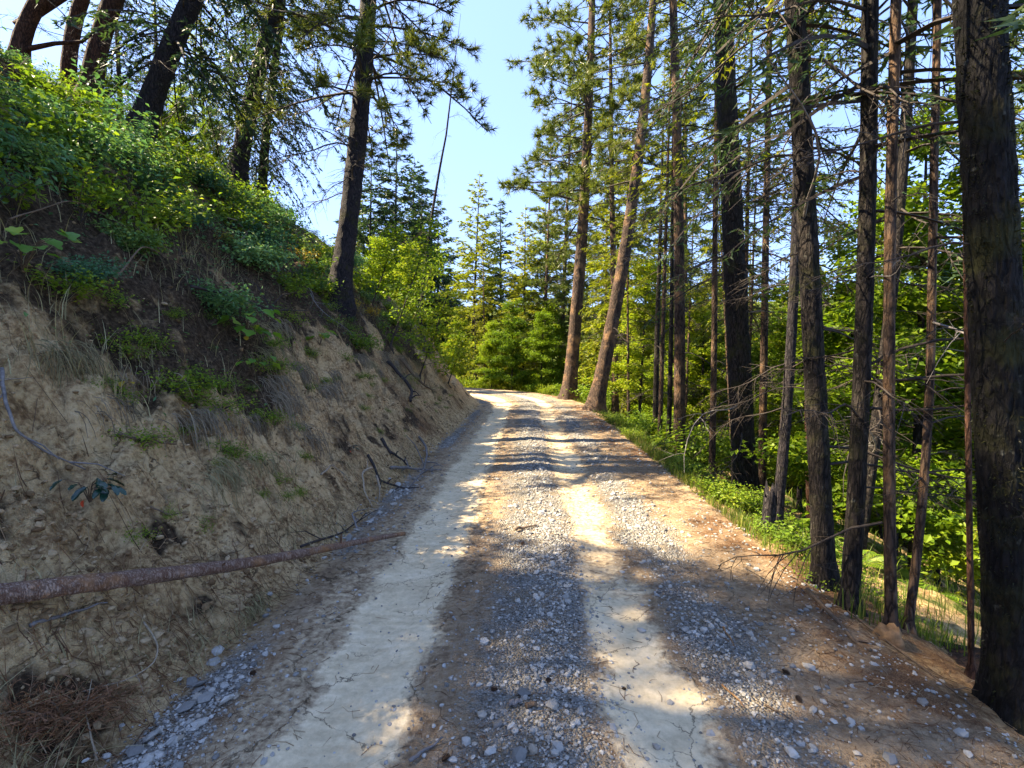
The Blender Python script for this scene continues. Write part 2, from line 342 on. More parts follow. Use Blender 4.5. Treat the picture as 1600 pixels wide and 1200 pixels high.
M['bark_red'] = bark_mat('reddish_bark', (.022, .011, .008), (.13, .065, .042), .9)
M['bark_log'] = bark_mat('log_bark', (.14, .07, .045), (.46, .35, .27), 2.0, 0, (.36, .18, .075), .8)
M['twig'] = wood_mat('twig_wood', (.014, .011, .010), (.055, .044, .036))
M['grey_wood'] = wood_mat('weathered_wood', (.075, .066, .062), (.22, .20, .185))
M['brown_wood'] = wood_mat('brown_stick', (.05, .033, .022), (.17, .115, .07))
M['pale_wood'] = wood_mat('pale_stick', (.16, .125, .085), (.36, .29, .20))
M['dark_root'] = wood_mat('dark_root', (.010, .009, .010), (.045, .036, .034))
M['lichen_twig'] = wood_mat('lichen_twig', (.14, .17, .13), (.30, .34, .27))
M['cone'] = wood_mat('cone_scales', (.03, .017, .012), (.13, .075, .04), 80)
M['cut_wood'] = wood_mat('split_wood', (.13, .065, .028), (.33, .19, .085), 26)
M['stone'] = island_mat('loose_stone', [(.0, (.13, .125, .115)), (.3, (.27, .26, .235)), (.6, (.35, .335, .30)), (.85, (.44, .42, .375)), (1., (.28, .235, .175))], .85, .25, 45, .55)
M['clod'] = island_mat('soil_clod', [(.0, (.12, .072, .035)), (.5, (.27, .18, .092)), (1., (.42, .31, .18))], .95, .1, 60, .7)

# ------------------------------------------------------------------ the setting: earth bank, ground, road
def veg_edge(s): return -3.2 + .62 * sstep(2.8, 3.8, s) * sstep(6.2, 4.6, s) + .15 * sstep(8, 12, s)
def zones(x, y):
    s, u = road_su(x, y); d = np.hypot(x, y)
    pn = fbm(s * .8, u * .8, 11.0, 3); pf = fbm(s * 3, u * 3, 12.0, 2)
    onroad = sstep(-1.8, -1.6, u) * sstep(2.15, 1.9, u)
    wob = .06 * perlin(s * .7, 0.3, 4.4)
    t1 = sstep(.36, .10, np.abs(u + .82 + wob) + .11 * pf); t2 = sstep(.34, .10, np.abs(u - .62 - wob) + .12 * pf) * (.55 + .45 * sstep(-.3, .3, perlin(s * .6, 3.3, 1.1)))
    sh1 = sstep(.62, .3, np.abs(u + .98)) * .36
    track = np.clip(t1 + t2 + sh1 * (pf > -.6), 0, 1) * onroad
    gravel = (1.05 * gauss(u - .1, .30) + .9 * gauss(u - 1.12, .22) * (.6 + .6 * pn) + .75 * gauss(u + 1.55, .13) * np.clip(.6 + 1.3 * pn, 0, 1) + .26) * onroad * (.85 + .5 * pn)
    gravel = np.clip(gravel, 0, 1) * (1 - track * .85)
    needle = .62 * sstep(3.6, 6.5, s) * sstep(-1.6, -2.0, u) * (.75 + .6 * pn) + np.clip(sstep(1.2, 1.75, u) * sstep(2.9, 2.2, u) * (.58 + .6 * pn) + .32 * gauss(u + .36, .14) + .5 * gauss(u + 1.38, .12) * (pn > -.1) + sstep(2.2, 2.6, u) * .4, 0, 1)
    veg = sstep(.12, -.32, u - veg_edge(s) + .35 * perlin(s * .8, u * .5, 6.6))
    foot = sstep(-2.5, -2.2, u) * sstep(-1.62, -1.75, u) * sstep(3.6, 2.9, s)
    hum_low = sstep(-2.5, -1.9, u) * sstep(-1.5, -1.75, u) * sstep(4.2, 7.5, s) * .0
    far_bank = sstep(9, 14, s) * sstep(-3.2, -2.2, u) * sstep(-1.6, -1.9, u)
    humus = np.clip(veg * (.75 + .5 * pn) + hum_low + (1 - onroad) * sstep(-1.75, -2.0, u) * .5 * sstep(.05, .5, pf), 0, 1)
    green = np.clip(veg * sstep(.05, .5, pn) * .3 + sstep(2.15, 2.7, u) * (.55 + .6 * pn) + sstep(25, 60, d) * .7 * (1 - onroad) + far_bank * .25, 0, 1)
    mott = sstep(.05, .45, fbm(s * 1.3 + u * .5, u * 1.6, 15.0, 3)) * sstep(-1.9, -2.3, u) * (.35 + .65 * sstep(3.5, 6.0, s))
    humus = np.clip(humus + .5 * mott + .5 * foot * (.6 + pf), 0, 1)
    return dict(track=track, gravel=gravel, needle=needle, humus=humus, green=green, road=sstep(-1.75, -1.5, u) * sstep(2.2, 1.9, u))
def growing(a, step, g, end):
    o = [a]; st = step
    while abs(o[-1]) < abs(end): st *= g; o.append(o[-1] + st)
    return o
def build_ground():
    xs = np.concatenate([growing(-6.5, -.03, 1.065, 1700)[:0:-1], np.arange(-6.5, -1.4, .024), np.arange(-1.4, 1.9, .12), np.arange(1.9, 3.4, .04), growing(3.4, .04, 1.065, 1700)])
    ys = np.concatenate([growing(-2.5, -.05, 1.12, 120)[:0:-1], np.arange(-2.5, 1.2, .1), np.arange(1.2, 7, .036), growing(7, .042, 1.03, 1700)])
    X, Y = np.meshgrid(xs, ys); Z = heights(X, Y)
    s, u = road_su(X, Y)
    Z = Z - .05 * sstep(-1.62, -1.45, u) * sstep(2.0, 1.85, u)
    far = sstep(60, 160, np.hypot(X, Y)); Z = Z - far * 0.5
    nx, ny = len(xs), len(ys)
    V = np.stack([X, Y, Z], -1).reshape(-1, 3); at = zones(X, Y)
    i = np.arange(nx - 1)[None] + (np.arange(ny - 1) * nx)[:, None]
    Q = np.stack([i, i + 1, i + nx + 1, i + nx], -1).reshape(-1, 4)
    uc = u.ravel()[Q].mean(1); sc_ = s.ravel()[Q].mean(1); dc = np.hypot(X, Y).ravel()[Q].mean(1)
    bank = (uc < -1.66) & (uc > -8.6) & (sc_ < 30) & (sc_ > -20)
    hill = (~bank) & (dc > 330)
    for nm, sel in (('earth_bank', bank), ('ground', ~bank & ~hill), ('far_hill', hill)):
        q = Q[sel]; ids, inv = np.unique(q, return_inverse=True)
        me = mesh(nm, V[ids], inv.reshape(-1, 4), None, [M['earth']], attrs={k: a.ravel()[ids] for k, a in at.items()})
        tag(obj(nm, me), kind='structure', label={'earth_bank': 'steep cut bank of bare tan soil under shrubs beside the road', 'ground': 'forest floor sloping down below the road', 'far_hill': 'wooded hillside across the valley'}[nm])
def build_road():
    ss = np.concatenate([np.arange(-6, 1.4, .2), np.arange(1.4, 4.6, .02), growing(4.6, .02, 1.018, 56)])
    us = np.arange(-1.9, 2.26, .022)
    S, U = np.meshgrid(ss, us, indexing='ij'); X, Y = road_xy(S, U)
    Z = heights(X, Y) + .004 - .07 * (sstep(-1.66, -1.9, U + .06 * perlin(S * 2.2, U, 1.2)) + sstep(1.98, 2.25, U + .08 * perlin(S * 1.7, U, 5.2)))
    # tyre lugs pressed along the inner edge of the dusty track
    lug = gauss(U + .50, .10) * sstep(3, 5, S) * (.5 + .5 * np.sign(np.sin(S * 2 * math.pi / .11 + (U + .5) * 30)))
    Z = Z - .010 * lug
    n, k = S.shape; i = np.arange(k - 1)[None] + (np.arange(n - 1) * k)[:, None]
    Q = np.stack([i, i + k, i + k + 1, i + 1], -1).reshape(-1, 4)[:, ::-1]
    me = mesh('road', np.stack([X, Y, Z], -1), Q, None, [M['earth']], attrs=zones(X, Y))
    return tag(obj('dirt_road', me), 'narrow dirt and gravel road with two pale wheel tracks bending left', None, None, 'structure')
build_ground()
ROAD = build_road()
BANK = bpy.data.objects['earth_bank']

# ------------------------------------------------------------------ stones
ICO_V = None
def ico():
    global ICO_V
    if ICO_V is None:
        p = (1 + 5 ** .5) / 2
        v = nrm(np.array([(-1,p,0),(1,p,0),(-1,-p,0),(1,-p,0),(0,-1,p),(0,1,p),(0,-1,-p),(0,1,-p),(p,0,-1),(p,0,1),(-p,0,-1),(-p,0,1)], float))
        f = np.array([(0,11,5),(0,5,1),(0,1,7),(0,7,10),(0,10,11),(1,5,9),(5,11,4),(11,10,2),(10,7,6),(7,1,8),(3,9,4),(3,4,2),(3,2,6),(3,6,8),(3,8,9),(4,9,5),(2,4,11),(6,2,10),(8,6,7),(9,8,1)])
        ICO_V = (v, f)
    return ICO_V
def lumps(rng, pos, size, flat=(.45, .9), long_=(.7, 1.5)):
    v, f = ico(); n = len(pos)
    rr = rng.uniform(.68, 1.18, (n, 12, 1)); V = v[None] * rr
    V = V * np.stack([rng.uniform(*long_, n), np.ones(n), rng.uniform(*flat, n)], -1)[:, None]
    a = rng.uniform(0, 6.28, n); tl = rng.normal(0, .25, n)
    c, s_ = np.cos(a)[:, None], np.sin(a)[:, None]; ct, st = np.cos(tl)[:, None], np.sin(tl)[:, None]
    x, y, z = V[..., 0], V[..., 1], V[..., 2]
    y, z = y * ct - z * st, y * st + z * ct
    x, y = x * c - y * s_, x * s_ + y * c
    V = np.stack([x, y, z], -1) * np.asarray(size).reshape(-1, 1, 1) + np.asarray(pos)[:, None]
    T = (f[None] + np.arange(n)[:, None, None] * 12).reshape(-1, 3)
    return V.reshape(-1, 3), T
def stone_density(s, u):
    pn = fbm(s * .8, u * .8, 11.0, 3)
    return (1.0 * gauss(u - .16, .24) + .75 * gauss(u - 1.12, .2) * (.75 + .9 * pn) + .95 * gauss(u + 1.55, .12) * np.clip(.45 + 1.6 * pn, 0, 1) + .10 + .06 * sstep(1.2, 1.8, u) * sstep(2.1, 1.9, u)) * (.75 + .6 * pn) * sstep(-1.85, -1.7, u) * sstep(2.2, 2.0, u) * (1 - .93 * gauss(u + .86, .3)) * (1 - .8 * gauss(u - .62, .17))
def stones():
    rng = np.random.RandomState(5)
    def sample(n, smin, smax):
        out = []
        while sum(len(o) for o in out) < n:
            s = np.exp(rng.uniform(math.log(smin), math.log(smax), n * 6)); u = rng.uniform(-1.8, 2.2, n * 6)
            k = rng.uniform(0, 1.25, n * 6) < stone_density(s, u); out.append(np.stack([s[k], u[k]], 1))
        return np.concatenate(out)[:n]
    su = sample(23000, 1.45, 22); x, y = road_xy(su[:, 0], su[:, 1])
    size = np.exp(rng.normal(-5.2, .45, len(x))) * (1 + .10 * np.clip(su[:, 0] - 2, 0, 9)); size = np.clip(size, .003, .024)
    P = np.stack([x, y, heights(x, y) + .004 + size * .25], 1)
    V, T = lumps(rng, P, size)
    tag(obj('gravel', mesh('gravel', V, None, T, [M['stone']], smooth=False)), 'loose grey gravel scattered between the wheel tracks', None, None, 'stuff')
    protos = []
    for i in range(7):
        V, T = lumps(rng, np.zeros((1, 3)), [1.0], (.4, .75)); protos.append(mesh('stone', V, None, T, [M['stone']], smooth=False))
    su = sample(700, 1.5, 8); su = su[(np.abs(su[:, 1] + .86) > .42) & (np.abs(su[:, 1] - .62) > .3)][:240]; x, y = road_xy(su[:, 0], su[:, 1])
    for i in range(len(x)):
        sz = float(np.clip(np.exp(rng.normal(-4.0, .3)), .011, .036)) * (1 + .06 * su[i, 0])
        obj('stone', protos[i % 7], ROAD, (x[i], y[i], hz(x[i], y[i]) + .004 + sz * .22), (0, 0, rng.uniform(0, 6.28)), sz)
    # long slabs washed against the foot of the bank
    for i in range(40):
        s = math.exp(rng.uniform(math.log(1.5), math.log(7))); u = -1.58 + rng.normal(0, .07); sz = rng.uniform(.016, .040)
        if fbm(np.array(s * .8), np.array(u * .8), 11.0, 3) < -.1: continue
        obj('stone', protos[i % 7], ROAD, (u, s, hz(u, s) + .01 + sz * .2), (rng.normal(0, .3), rng.normal(0, .3), rng.uniform(0, 3.1)), (sz * 1.3, sz, sz * .75))
    # larger stones that stand out
    for px, py, sz in ((867, 1178, .036), (958, 1140, .03), (1225, 1000, .03), (1048, 1100, .028), (1390, 1190, .05), (1330, 1130, .04), (1365, 1040, .04), (1440, 1100, .036), (815, 1010, .026), (972, 895, .035), (862, 880, .035), (332, 1038, .05), (300, 1070, .05), (340, 1020, .06), (610, 770, .07), (985, 860, .04), (1110, 1150, .035), (1500, 1150, .04)):
        p = hit(px, py); obj('stone', protos[int(px) % 7], ROAD, (p[0], p[1], p[2] + sz * .1), (rng.normal(0, .2), rng.normal(0, .2), rng.uniform(0, 6)), sz * .72)
    # clods of soil rolled down the bank
    n = 8500; s = np.exp(rng.uniform(math.log(1.2), math.log(15), n)); u = -1.72 - np.abs(rng.normal(0, .85, n)); k = rng.uniform(0, 1, n) < .25 + .75 * (perlin(s * 1.6, u * 1.6, 2) > 0)
    s, u = s[k], u[k]; x, y = road_xy(s, u); size = np.clip(np.exp(rng.normal(-4.7, .6, len(s))), .003, .026)
    V, T = lumps(rng, np.stack([x, y, heights(x, y) + size * .15], 1), size, (.5, .9))
    tag(obj('soil_debris', mesh('soil_debris', V, None, T, [M['clod']], smooth=False)), 'small clods of dry soil crumbled over the bank', None, None, 'stuff')
stones()

# ------------------------------------------------------------------ litter and twigs (uncountable)
def scatter_sticks(name, rng, s, u, L, r, mat, label, lift=.004, slope_dir=False, jit=.1, k=4):
    x, y = road_xy(s, u); n = len(x); a = rng.uniform(0, 6.28, n)
    if slope_dir: a = np.where(rng.uniform(size=n) < .6, rng.normal(2.6, .5, n), a)
    t = np.linspace(-.5, .5, k)
    bend = rng.normal(0, .18, n)
    px = x[:, None] + np.cos(a)[:, None] * L[:, None] * t - np.sin(a)[:, None] * (bend * L)[:, None] * (t ** 2 * 4)
    py = y[:, None] + np.sin(a)[:, None] * L[:, None] * t + np.cos(a)[:, None] * (bend * L)[:, None] * (t ** 2 * 4)
    pz = heights(px, py) + lift + np.abs(rng.normal(0, jit, (n, 1))) * L[:, None] * (t + .5) 
    V, Q = tubes(np.stack([px, py, pz], -1), np.broadcast_to(r[:, None], (n, k)) * np.linspace(1, .4, k), 3)
    tag(obj(name, mesh(name, V, Q, None, [mat])), label, None, None, 'stuff')
rng = np.random.RandomState(11)
n = 15000; s = np.exp(rng.uniform(math.log(1.5), math.log(14), n)); u = rng.uniform(-1.7, 2.6, n)
w = .10 + 1.0 * sstep(1.1, 1.7, u) + .55 * gauss(u + .38, .2) + .5 * gauss(u + 1.4, .15) + .25 * gauss(u - .2, .3); k = rng.uniform(size=n) < w * (.7 + .9 * fbm(s * .9, u * .9, 3, 2))
s, u = s[k], u[k]
scatter_sticks('needle_litter', rng, s, u, rng.uniform(.03, .11, len(s)), rng.uniform(.0007, .0016, len(s)) * (1 + .12 * s), M['litter'], 'fallen brown pine needles and bits of bark on the road', .006, False, .03, 3)
n = 1500; s = np.exp(rng.uniform(math.log(1.3), math.log(15), n)); u = -1.66 - np.abs(rng.normal(0, .42, n))
scatter_sticks('twig_litter', rng, s, u, rng.uniform(.05, .28, n), rng.uniform(.0010, .003, n), M['litter'], 'thin dry twigs and rootlets strewn over the bank', .008, True, .12)
n = 520; s = np.exp(rng.uniform(math.log(1.6), math.log(18), n)); u = rng.uniform(-7.0, -2.9, n)
scatter_sticks('dead_stalk_litter', rng, s, u, rng.uniform(.15, .7, n), rng.uniform(.0012, .003, n), M['brown_wood'], 'grey dead stalks tangled among the bank shrubs', .03, True, .25)

# ------------------------------------------------------------------ trees: builders
def path_of(pts):
    """pts: list of xyz (base first). Returns f(h) -> xyz relative to the base, with the top continued straight."""
    P = np.array(pts, float) - np.array(pts[0]); z = P[:, 2]; deg = min(2, len(P) - 1)
    cx = np.polyfit(z, P[:, 0], deg, w=[4] + [1] * (len(z) - 1)); cy = np.polyfit(z, P[:, 1], deg, w=[4] + [1] * (len(z) - 1)); cx[-1] = 0; cy[-1] = 0
    zt = z.max(); dx = np.polyval(np.polyder(cx), zt); dy = np.polyval(np.polyder(cy), zt)
    def f(h):
        h = np.asarray(h, float); hc = np.minimum(h, zt); ex = np.maximum(h - zt, 0)
        return np.stack([np.polyval(cx, hc) + dx * ex * .6, np.polyval(cy, hc) + dy * ex * .6, h], -1)
    return f
def straight(h):
    h = np.asarray(h, float); return np.stack([h * 0, h * 0, h], -1)
def trunk_mesh(f, H, r0, mat, rows=60, sides=14, amp=.06, seed=0, sink=.5, flare=.35, vis=None):
    rng = np.random.RandomState(seed)
    hv = H if vis is None else min(vis, H)
    h = np.concatenate([np.linspace(-sink, hv, rows), np.linspace(hv, H, 10)[1:]]) if hv < H else np.linspace(-sink, H, rows)
    c = f(h); th = np.arange(sides) * 2 * math.pi / sides
    r = r0 * np.clip(1 - h / H, .03, 1.05) ** .75 * (1 + flare * np.exp(-np.maximum(h, -.1) / (r0 * 1.6)))
    lobes = 1 + .18 * np.exp(-np.maximum(h, 0)[:, None] / (r0 * 2.5)) * np.cos(th[None] * 4 + seed)
    cx, cy = np.cos(th)[None], np.sin(th)[None]
    fq = 2.2 / r0
    X, Y, Z = cx * r0 * fq + seed * 3.1, cy * r0 * fq + 0 * h[:, None], (h[:, None] + 0 * cx) * fq * .28
    wob = X * 0 + .8 * perlin(X * .7, Y * .7, Z * .7)
    ridge = 1 - 2 * np.abs(perlin(X * 1.6 + wob, Y * 1.6, Z * 1.3)); fine = perlin(X * 4, Y * 4, Z * 5)
    swell = .05 * perlin(X * .3, Y * .3, Z * .9)
    rr = r[:, None] * (lobes + amp * ridge + amp * .45 * fine + swell)
    V = np.stack([c[:, None, 0] + rr * cx, c[:, None, 1] + rr * cy, c[:, None, 2] + 0 * rr], -1)
    n = len(h); b = (np.arange(n - 1) * sides)[:, None]; j = np.arange(sides)[None]; j2 = (j + 1) % sides
    Q = np.stack([b + j, b + j2, b + sides + j2, b + sides + j], -1).reshape(-1, 4)
    return mesh('trunk', V, Q, None, [mat])
def branch_pts(base, az, L, rise, droop, k=6):
    t = np.linspace(0, 1, k)[None]; d = np.stack([np.cos(az), np.sin(az)], -1)
    hor = L[:, None] * t; z = L[:, None] * (rise[:, None] * t - droop[:, None] * t ** 2)
    return np.concatenate([base[:, None, :2] + d[:, None] * hor[..., None], base[:, None, 2:] + z[..., None]], -1)
def fir_crown(seed, f, H, z0, Lmax, nb, tw=.06, bl=.095, bw=.026, bsp=.036, mats=None, droop=.35, twl=.42, sparse=0.0, az_bias=None, low=.6, pw=.8):
    rng = np.random.RandomState(seed); fr = np.sort(rng.uniform(0, 1, nb) ** 1.12); hs = z0 + (H * .985 - z0) * fr
    L = Lmax * np.clip((1 - fr) ** pw, .05, 1) * np.minimum(1, low + fr * 2.2) * rng.uniform(.55, 1.12, nb)
    az = np.arange(nb) * 2.39996 + rng.normal(0, .35, nb)
    if az_bias is not None: az = az_bias + rng.normal(0, .9, nb)
    rise = -.12 + .75 * fr + rng.normal(0, .10, nb); dr = droop * (1.1 - fr) * rng.uniform(.6, 1.4, nb)
    base = f(hs); g = Geo()
    V, Q = tubes(branch_pts(base, az, L, rise, dr), (.006 + .009 * L)[:, None] * np.linspace(1, .22, 6)[None], 3); g.add(V, Q, m=1)
    cnt = np.maximum(3, (L / tw * (1 - sparse * rng.uniform(0, 1, nb))).astype(int)); bi = np.repeat(np.arange(nb), cnt); n = len(bi)
    t = rng.uniform(.14, 1, n) ** .8; side = np.where(rng.uniform(size=n) < .5, 1., -1.)
    d0 = np.stack([np.cos(az), np.sin(az), 0 * az], -1)[bi]; pp = np.stack([-np.sin(az), np.cos(az), 0 * az], -1)[bi]
    pos = base[bi] + d0 * (L[bi] * t)[:, None]; pos[:, 2] += L[bi] * (rise[bi] * t - dr[bi] * t ** 2)
    a = np.clip(rng.normal(.95, .28, n), .1, 1.5); sl = rise[bi] - 2 * dr[bi] * t
    td = d0 * np.cos(a)[:, None] + pp * (side * np.sin(a))[:, None]; td[:, 2] += sl * .7 + rng.normal(-.30, .30, n); td = nrm(td)
    tl = twl * np.clip(L[bi], .5, 2.2) / 1.6 * (.35 + .75 * (1 - t)) * rng.uniform(.55, 1.25, n)
    tv, tt = blades(pos, td, tl, np.full(n, .008), np.array([[0, .3, 1.]])); g.add(tv, None, tt, m=1)
    m = np.maximum(3, (tl / bsp).astype(int)); ti = np.repeat(np.arange(n), m); q = rng.uniform(.03, 1.0, len(ti))
    bp = pos[ti] + td[ti] * (tl[ti] * q)[:, None]; bp[:, 2] -= tl[ti] * .18 * q ** 2
    lat = nrm(np.cross(td, np.array([0, 0, 1.])))[ti] * np.where(rng.uniform(size=len(ti)) < .5, 1, -1)[:, None]
    b = rng.uniform(.2, 1.15, len(ti)); bd = td[ti] * np.cos(b)[:, None] + lat * np.sin(b)[:, None] + rng.normal(0, .22, (len(ti), 3)); bd = nrm(bd)
    nv = np.array([[0, 0, .5]]) + rng.normal(0, .8, (len(ti), 3))
    V, T = blades(bp, bd, bl * rng.uniform(.6, 1.3, len(ti)), bw * rng.uniform(.7, 1.3, len(ti)), nv); g.add(V, None, T, m=0)
    return g.mesh('crown', mats or [M['fir'], M['twig']], False)
def pine_crown(seed, f, H, z0, Lmax, nb, tufts=9, nn=22, nl=.16, nw=.010, mats=None, az_bias=None, spread=.5, droop=.2):
    rng = np.random.RandomState(seed); fr = np.sort(rng.uniform(0, 1, nb)); hs = z0 + (H * .98 - z0) * fr
    L = Lmax * np.clip((1 - fr) ** .6, .12, 1) * rng.uniform(.5, 1.1, nb); az = np.arange(nb) * 2.39996 + rng.normal(0, .4, nb)
    if az_bias is not None: az = az_bias + rng.normal(0, 1.0, nb)
    rise = -.05 + .6 * fr + rng.normal(0, .16, nb); dr = droop * (1 - fr) * rng.uniform(.3, 1.6, nb); base = f(hs); g = Geo()
    V, Q = tubes(branch_pts(base, az, L, rise, dr), (.008 + .011 * L)[:, None] * np.linspace(1, .3, 6)[None], 4); g.add(V, Q, m=1)
    bi = np.repeat(np.arange(nb), np.maximum(3, (tufts * L / Lmax * 1.4).astype(int))); n = len(bi)
    t = rng.uniform(.32, 1, n) ** .7; side = rng.choice([-1., 1.], n)
    d0 = np.stack([np.cos(az), np.sin(az), 0 * az], -1)[bi]; pp = np.stack([-np.sin(az), np.cos(az), 0 * az], -1)[bi]
    pos = base[bi] + d0 * (L[bi] * t)[:, None]; pos[:, 2] += L[bi] * (rise[bi] * t - dr[bi] * t ** 2)
    a = np.clip(rng.normal(.7, .3, n), 0, 1.4); td = d0 * np.cos(a)[:, None] + pp * (side * np.sin(a))[:, None]; td[:, 2] += rng.normal(.12, .3, n); td = nrm(td)
    tl = spread * (.3 + .9 * (1 - t)) * rng.uniform(.4, 1.3, n) * np.clip(L[bi] / 1.5, .4, 1.3)
    tip = pos + td * tl[:, None]; mid = pos + td * (tl * .5)[:, None]; mid[:, 2] -= tl * .08
    V, Q = tubes(np.stack([pos, mid, tip], 1), np.broadcast_to(np.array([.009, .007, .005]), (n, 3)), 3); g.add(V, Q, m=1)
    ti = np.repeat(np.arange(n), nn); k = len(ti); dirs = nrm(td[ti] * rng.uniform(-.1, 1.0, (k, 1)) + rng.normal(0, .55, (k, 3)))
    bp = tip[ti] - td[ti] * rng.uniform(0, .10, (k, 1))
    V, T = blades(bp, dirs, nl * rng.uniform(.7, 1.2, k), np.full(k, nw), rng.normal(size=(k, 3))); g.add(V, None, T, m=0)
    return g.mesh('crown', mats or [M['pine'], M['twig']], False)
def leafy_crown(seed, f, H, z0, Lmax, nb, lf=14, ll=.09, lw=.06, mats=None, tw=.16, rise0=.5):
    rng = np.random.RandomState(seed); fr = np.sort(rng.uniform(0, 1, nb)); hs = z0 + (H * .97 - z0) * fr
    L = Lmax * np.clip((1 - fr * .8), .15, 1) * rng.uniform(.5, 1.1, nb); az = np.arange(nb) * 2.39996 + rng.normal(0, .5, nb)
    rise = rise0 + rng.normal(0, .25, nb); dr = rng.uniform(.1, .5, nb); base = f(hs); g = Geo()
    V, Q = tubes(branch_pts(base, az, L, rise, dr), (.004 + .006 * L)[:, None] * np.linspace(1, .25, 6)[None], 3); g.add(V, Q, m=1)
    bi = np.repeat(np.arange(nb), np.maximum(3, (L / tw * 1.3).astype(int))); n = len(bi); t = rng.uniform(.2, 1, n)
    d0 = np.stack([np.cos(az), np.sin(az), 0 * az], -1)[bi]
    pos = base[bi] + d0 * (L[bi] * t)[:, None]; pos[:, 2] += L[bi] * (rise[bi] * t - dr[bi] * t ** 2)
    ti = np.repeat(np.arange(n), lf); k = len(ti); p = pos[ti] + rng.normal(0, .13, (k, 3)) * np.array([1, 1, .55])
    dd = rng.normal(0, 1, (k, 3)); dd[:, 2] = dd[:, 2] * .3 - .25; dd = nrm(dd)
    nv = nrm(np.array([[0, 0, 1.]]) + rng.normal(0, .5, (k, 3)))
    V, T = leaves(p, dd, ll * rng.uniform(.6, 1.25, k), lw * rng.uniform(.7, 1.2, k), nv); g.add(V, None, T, m=0)
    return g.mesh('crown', mats or [M['leafy'], M['twig']], False)
def dead_branch_mesh(seed, mat, nt=9, droop=.35, curl=.15, r=.0075):
    rng = np.random.RandomState(seed); k = 9; t = np.linspace(0, 1, k)
    P = np.stack([t, curl * np.sin(t * 3.0 + seed) * t, .12 * t - droop * t ** 2 + .03 * np.sin(t * 9 + seed)], -1)
    g = Geo(); V, Q = tubes(P[None], (r * np.linspace(1, .18, k))[None], 5); g.add(V, Q)
    tt = np.sort(rng.uniform(.15, .97, nt)); b = np.stack([np.interp(tt, t, P[:, i]) for i in range(3)], -1)
    a = rng.choice([-1, 1], nt) * rng.uniform(.5, 1.1, nt); l = rng.uniform(.12, .42, nt) * (1.15 - tt); q = np.linspace(0, 1, 4)
    d = np.stack([np.cos(a), np.sin(a), rng.normal(-.2, .3, nt)], -1)
    TP = b[:, None] + d[:, None] * (l[:, None] * q)[..., None]; TP[..., 2] -= l[:, None] * .35 * q ** 2
    V, Q = tubes(TP, np.broadcast_to(r * .42 * np.linspace(1, .3, 4), (nt, 4)), 3); g.add(V, Q)
    n2 = nt * 2; i2 = rng.randint(0, nt, n2); q2 = rng.uniform(.3, .95, n2); b2 = b[i2] + d[i2] * (l[i2] * q2)[:, None]; b2[:, 2] -= l[i2] * .35 * q2 ** 2
    d2 = nrm(d[i2] + rng.normal(0, .7, (n2, 3))); TP = b2[:, None] + d2[:, None] * (rng.uniform(.05, .14, n2)[:, None] * np.linspace(0, 1, 3))[..., None]
    V, Q = tubes(TP, np.broadcast_to(r * .24 * np.array([1, .8, .4]), (n2, 3)), 3); g.add(V, Q)
    return g.mesh('dead_branch', [mat])
DEAD = [dead_branch_mesh(i, M['twig'], 13 + i % 5, .15 + .1 * (i % 5), .1 + .06 * (i % 3)) for i in range(8)]
DEAD_PALE = [dead_branch_mesh(20 + i, M['grey_wood'], 4, .1 + .2 * i, .2) for i in range(3)]
def root(name, loc, label, cat, group=None, rz=0.):
    o = obj(name, None, None, loc, (0, 0, rz)); o.empty_display_size = .2
    return tag(o, label, cat, group)
def add_dead(parent, rng, f, hs, r_at, Ls, az=None, pale=.08):
    hs = np.asarray(hs); P = f(hs); n = len(hs); az = rng.uniform(0, 6.28, n) if az is None else az
    for i in range(n):
        m = DEAD_PALE[rng.randint(3)] if rng.uniform() < pale else DEAD[rng.randint(8)]
        p = P[i] + np.array([math.cos(az[i]), math.sin(az[i]), 0]) * r_at(hs[i]) * .7
        obj('dead_branch', m, parent, p, (rng.normal(0, .25), rng.normal(.1, .25), az[i]), (Ls[i], Ls[i], Ls[i]))
def az_left(rng, n): return rng.normal(math.pi, 1.0, n)

# ------------------------------------------------------------------ the trees one can tell apart
def big_tree(px, wpx, H, label, name='fir_tree', cat='fir tree', bark='bark_fir', crown=None, z0=.3, depth=None, dead=12, dz=(.6, 5), dl=(.5, 1.5), rows=90, sides=22, amp=.06, vis=8, seed=1, group=None, pale=.1, cd_=None, flare=.55):
    if depth is None: b = hit(*px[0])
    else:
        b = at_depth(px[0][0], px[0][1], depth); b[2] = hz(b[0], b[1])
    if b[1] > 40: raise ValueError(label)
    pts = [b] + [at_depth(x, y, b[1]) for x, y in px[1:]]
    pts = [p for i, p in enumerate(pts) if i == 0 or p[2] > b[2] + .3]
    f = path_of(pts); r0 = .5 * wpx / FPX * b[1] * math.cos(math.atan((px[0][0] - 800) / FPX)) * .88
    o = root(name, b, label, cat, group); rng = np.random.RandomState(seed + 100)
    t = obj('trunk', trunk_mesh(f, H, r0, M[bark], rows, sides, amp, seed, .6, flare, vis), o)
    r_at = lambda h: r0 * max(1 - h / H, .05) ** .75
    if crown == 'fir': obj('crown', fir_crown(seed, f, H, z0 * H, **(cd_ or {})), o)
    elif crown == 'pine': obj('crown', pine_crown(seed, f, H, z0 * H, **(cd_ or {})), o)
    if dead: add_dead(o, rng, f, rng.uniform(dz[0], dz[1], dead), r_at, rng.uniform(dl[0], dl[1], dead), None, pale)
    return o, f, b, r0
DK = [M['fir_dark'], M['twig']]
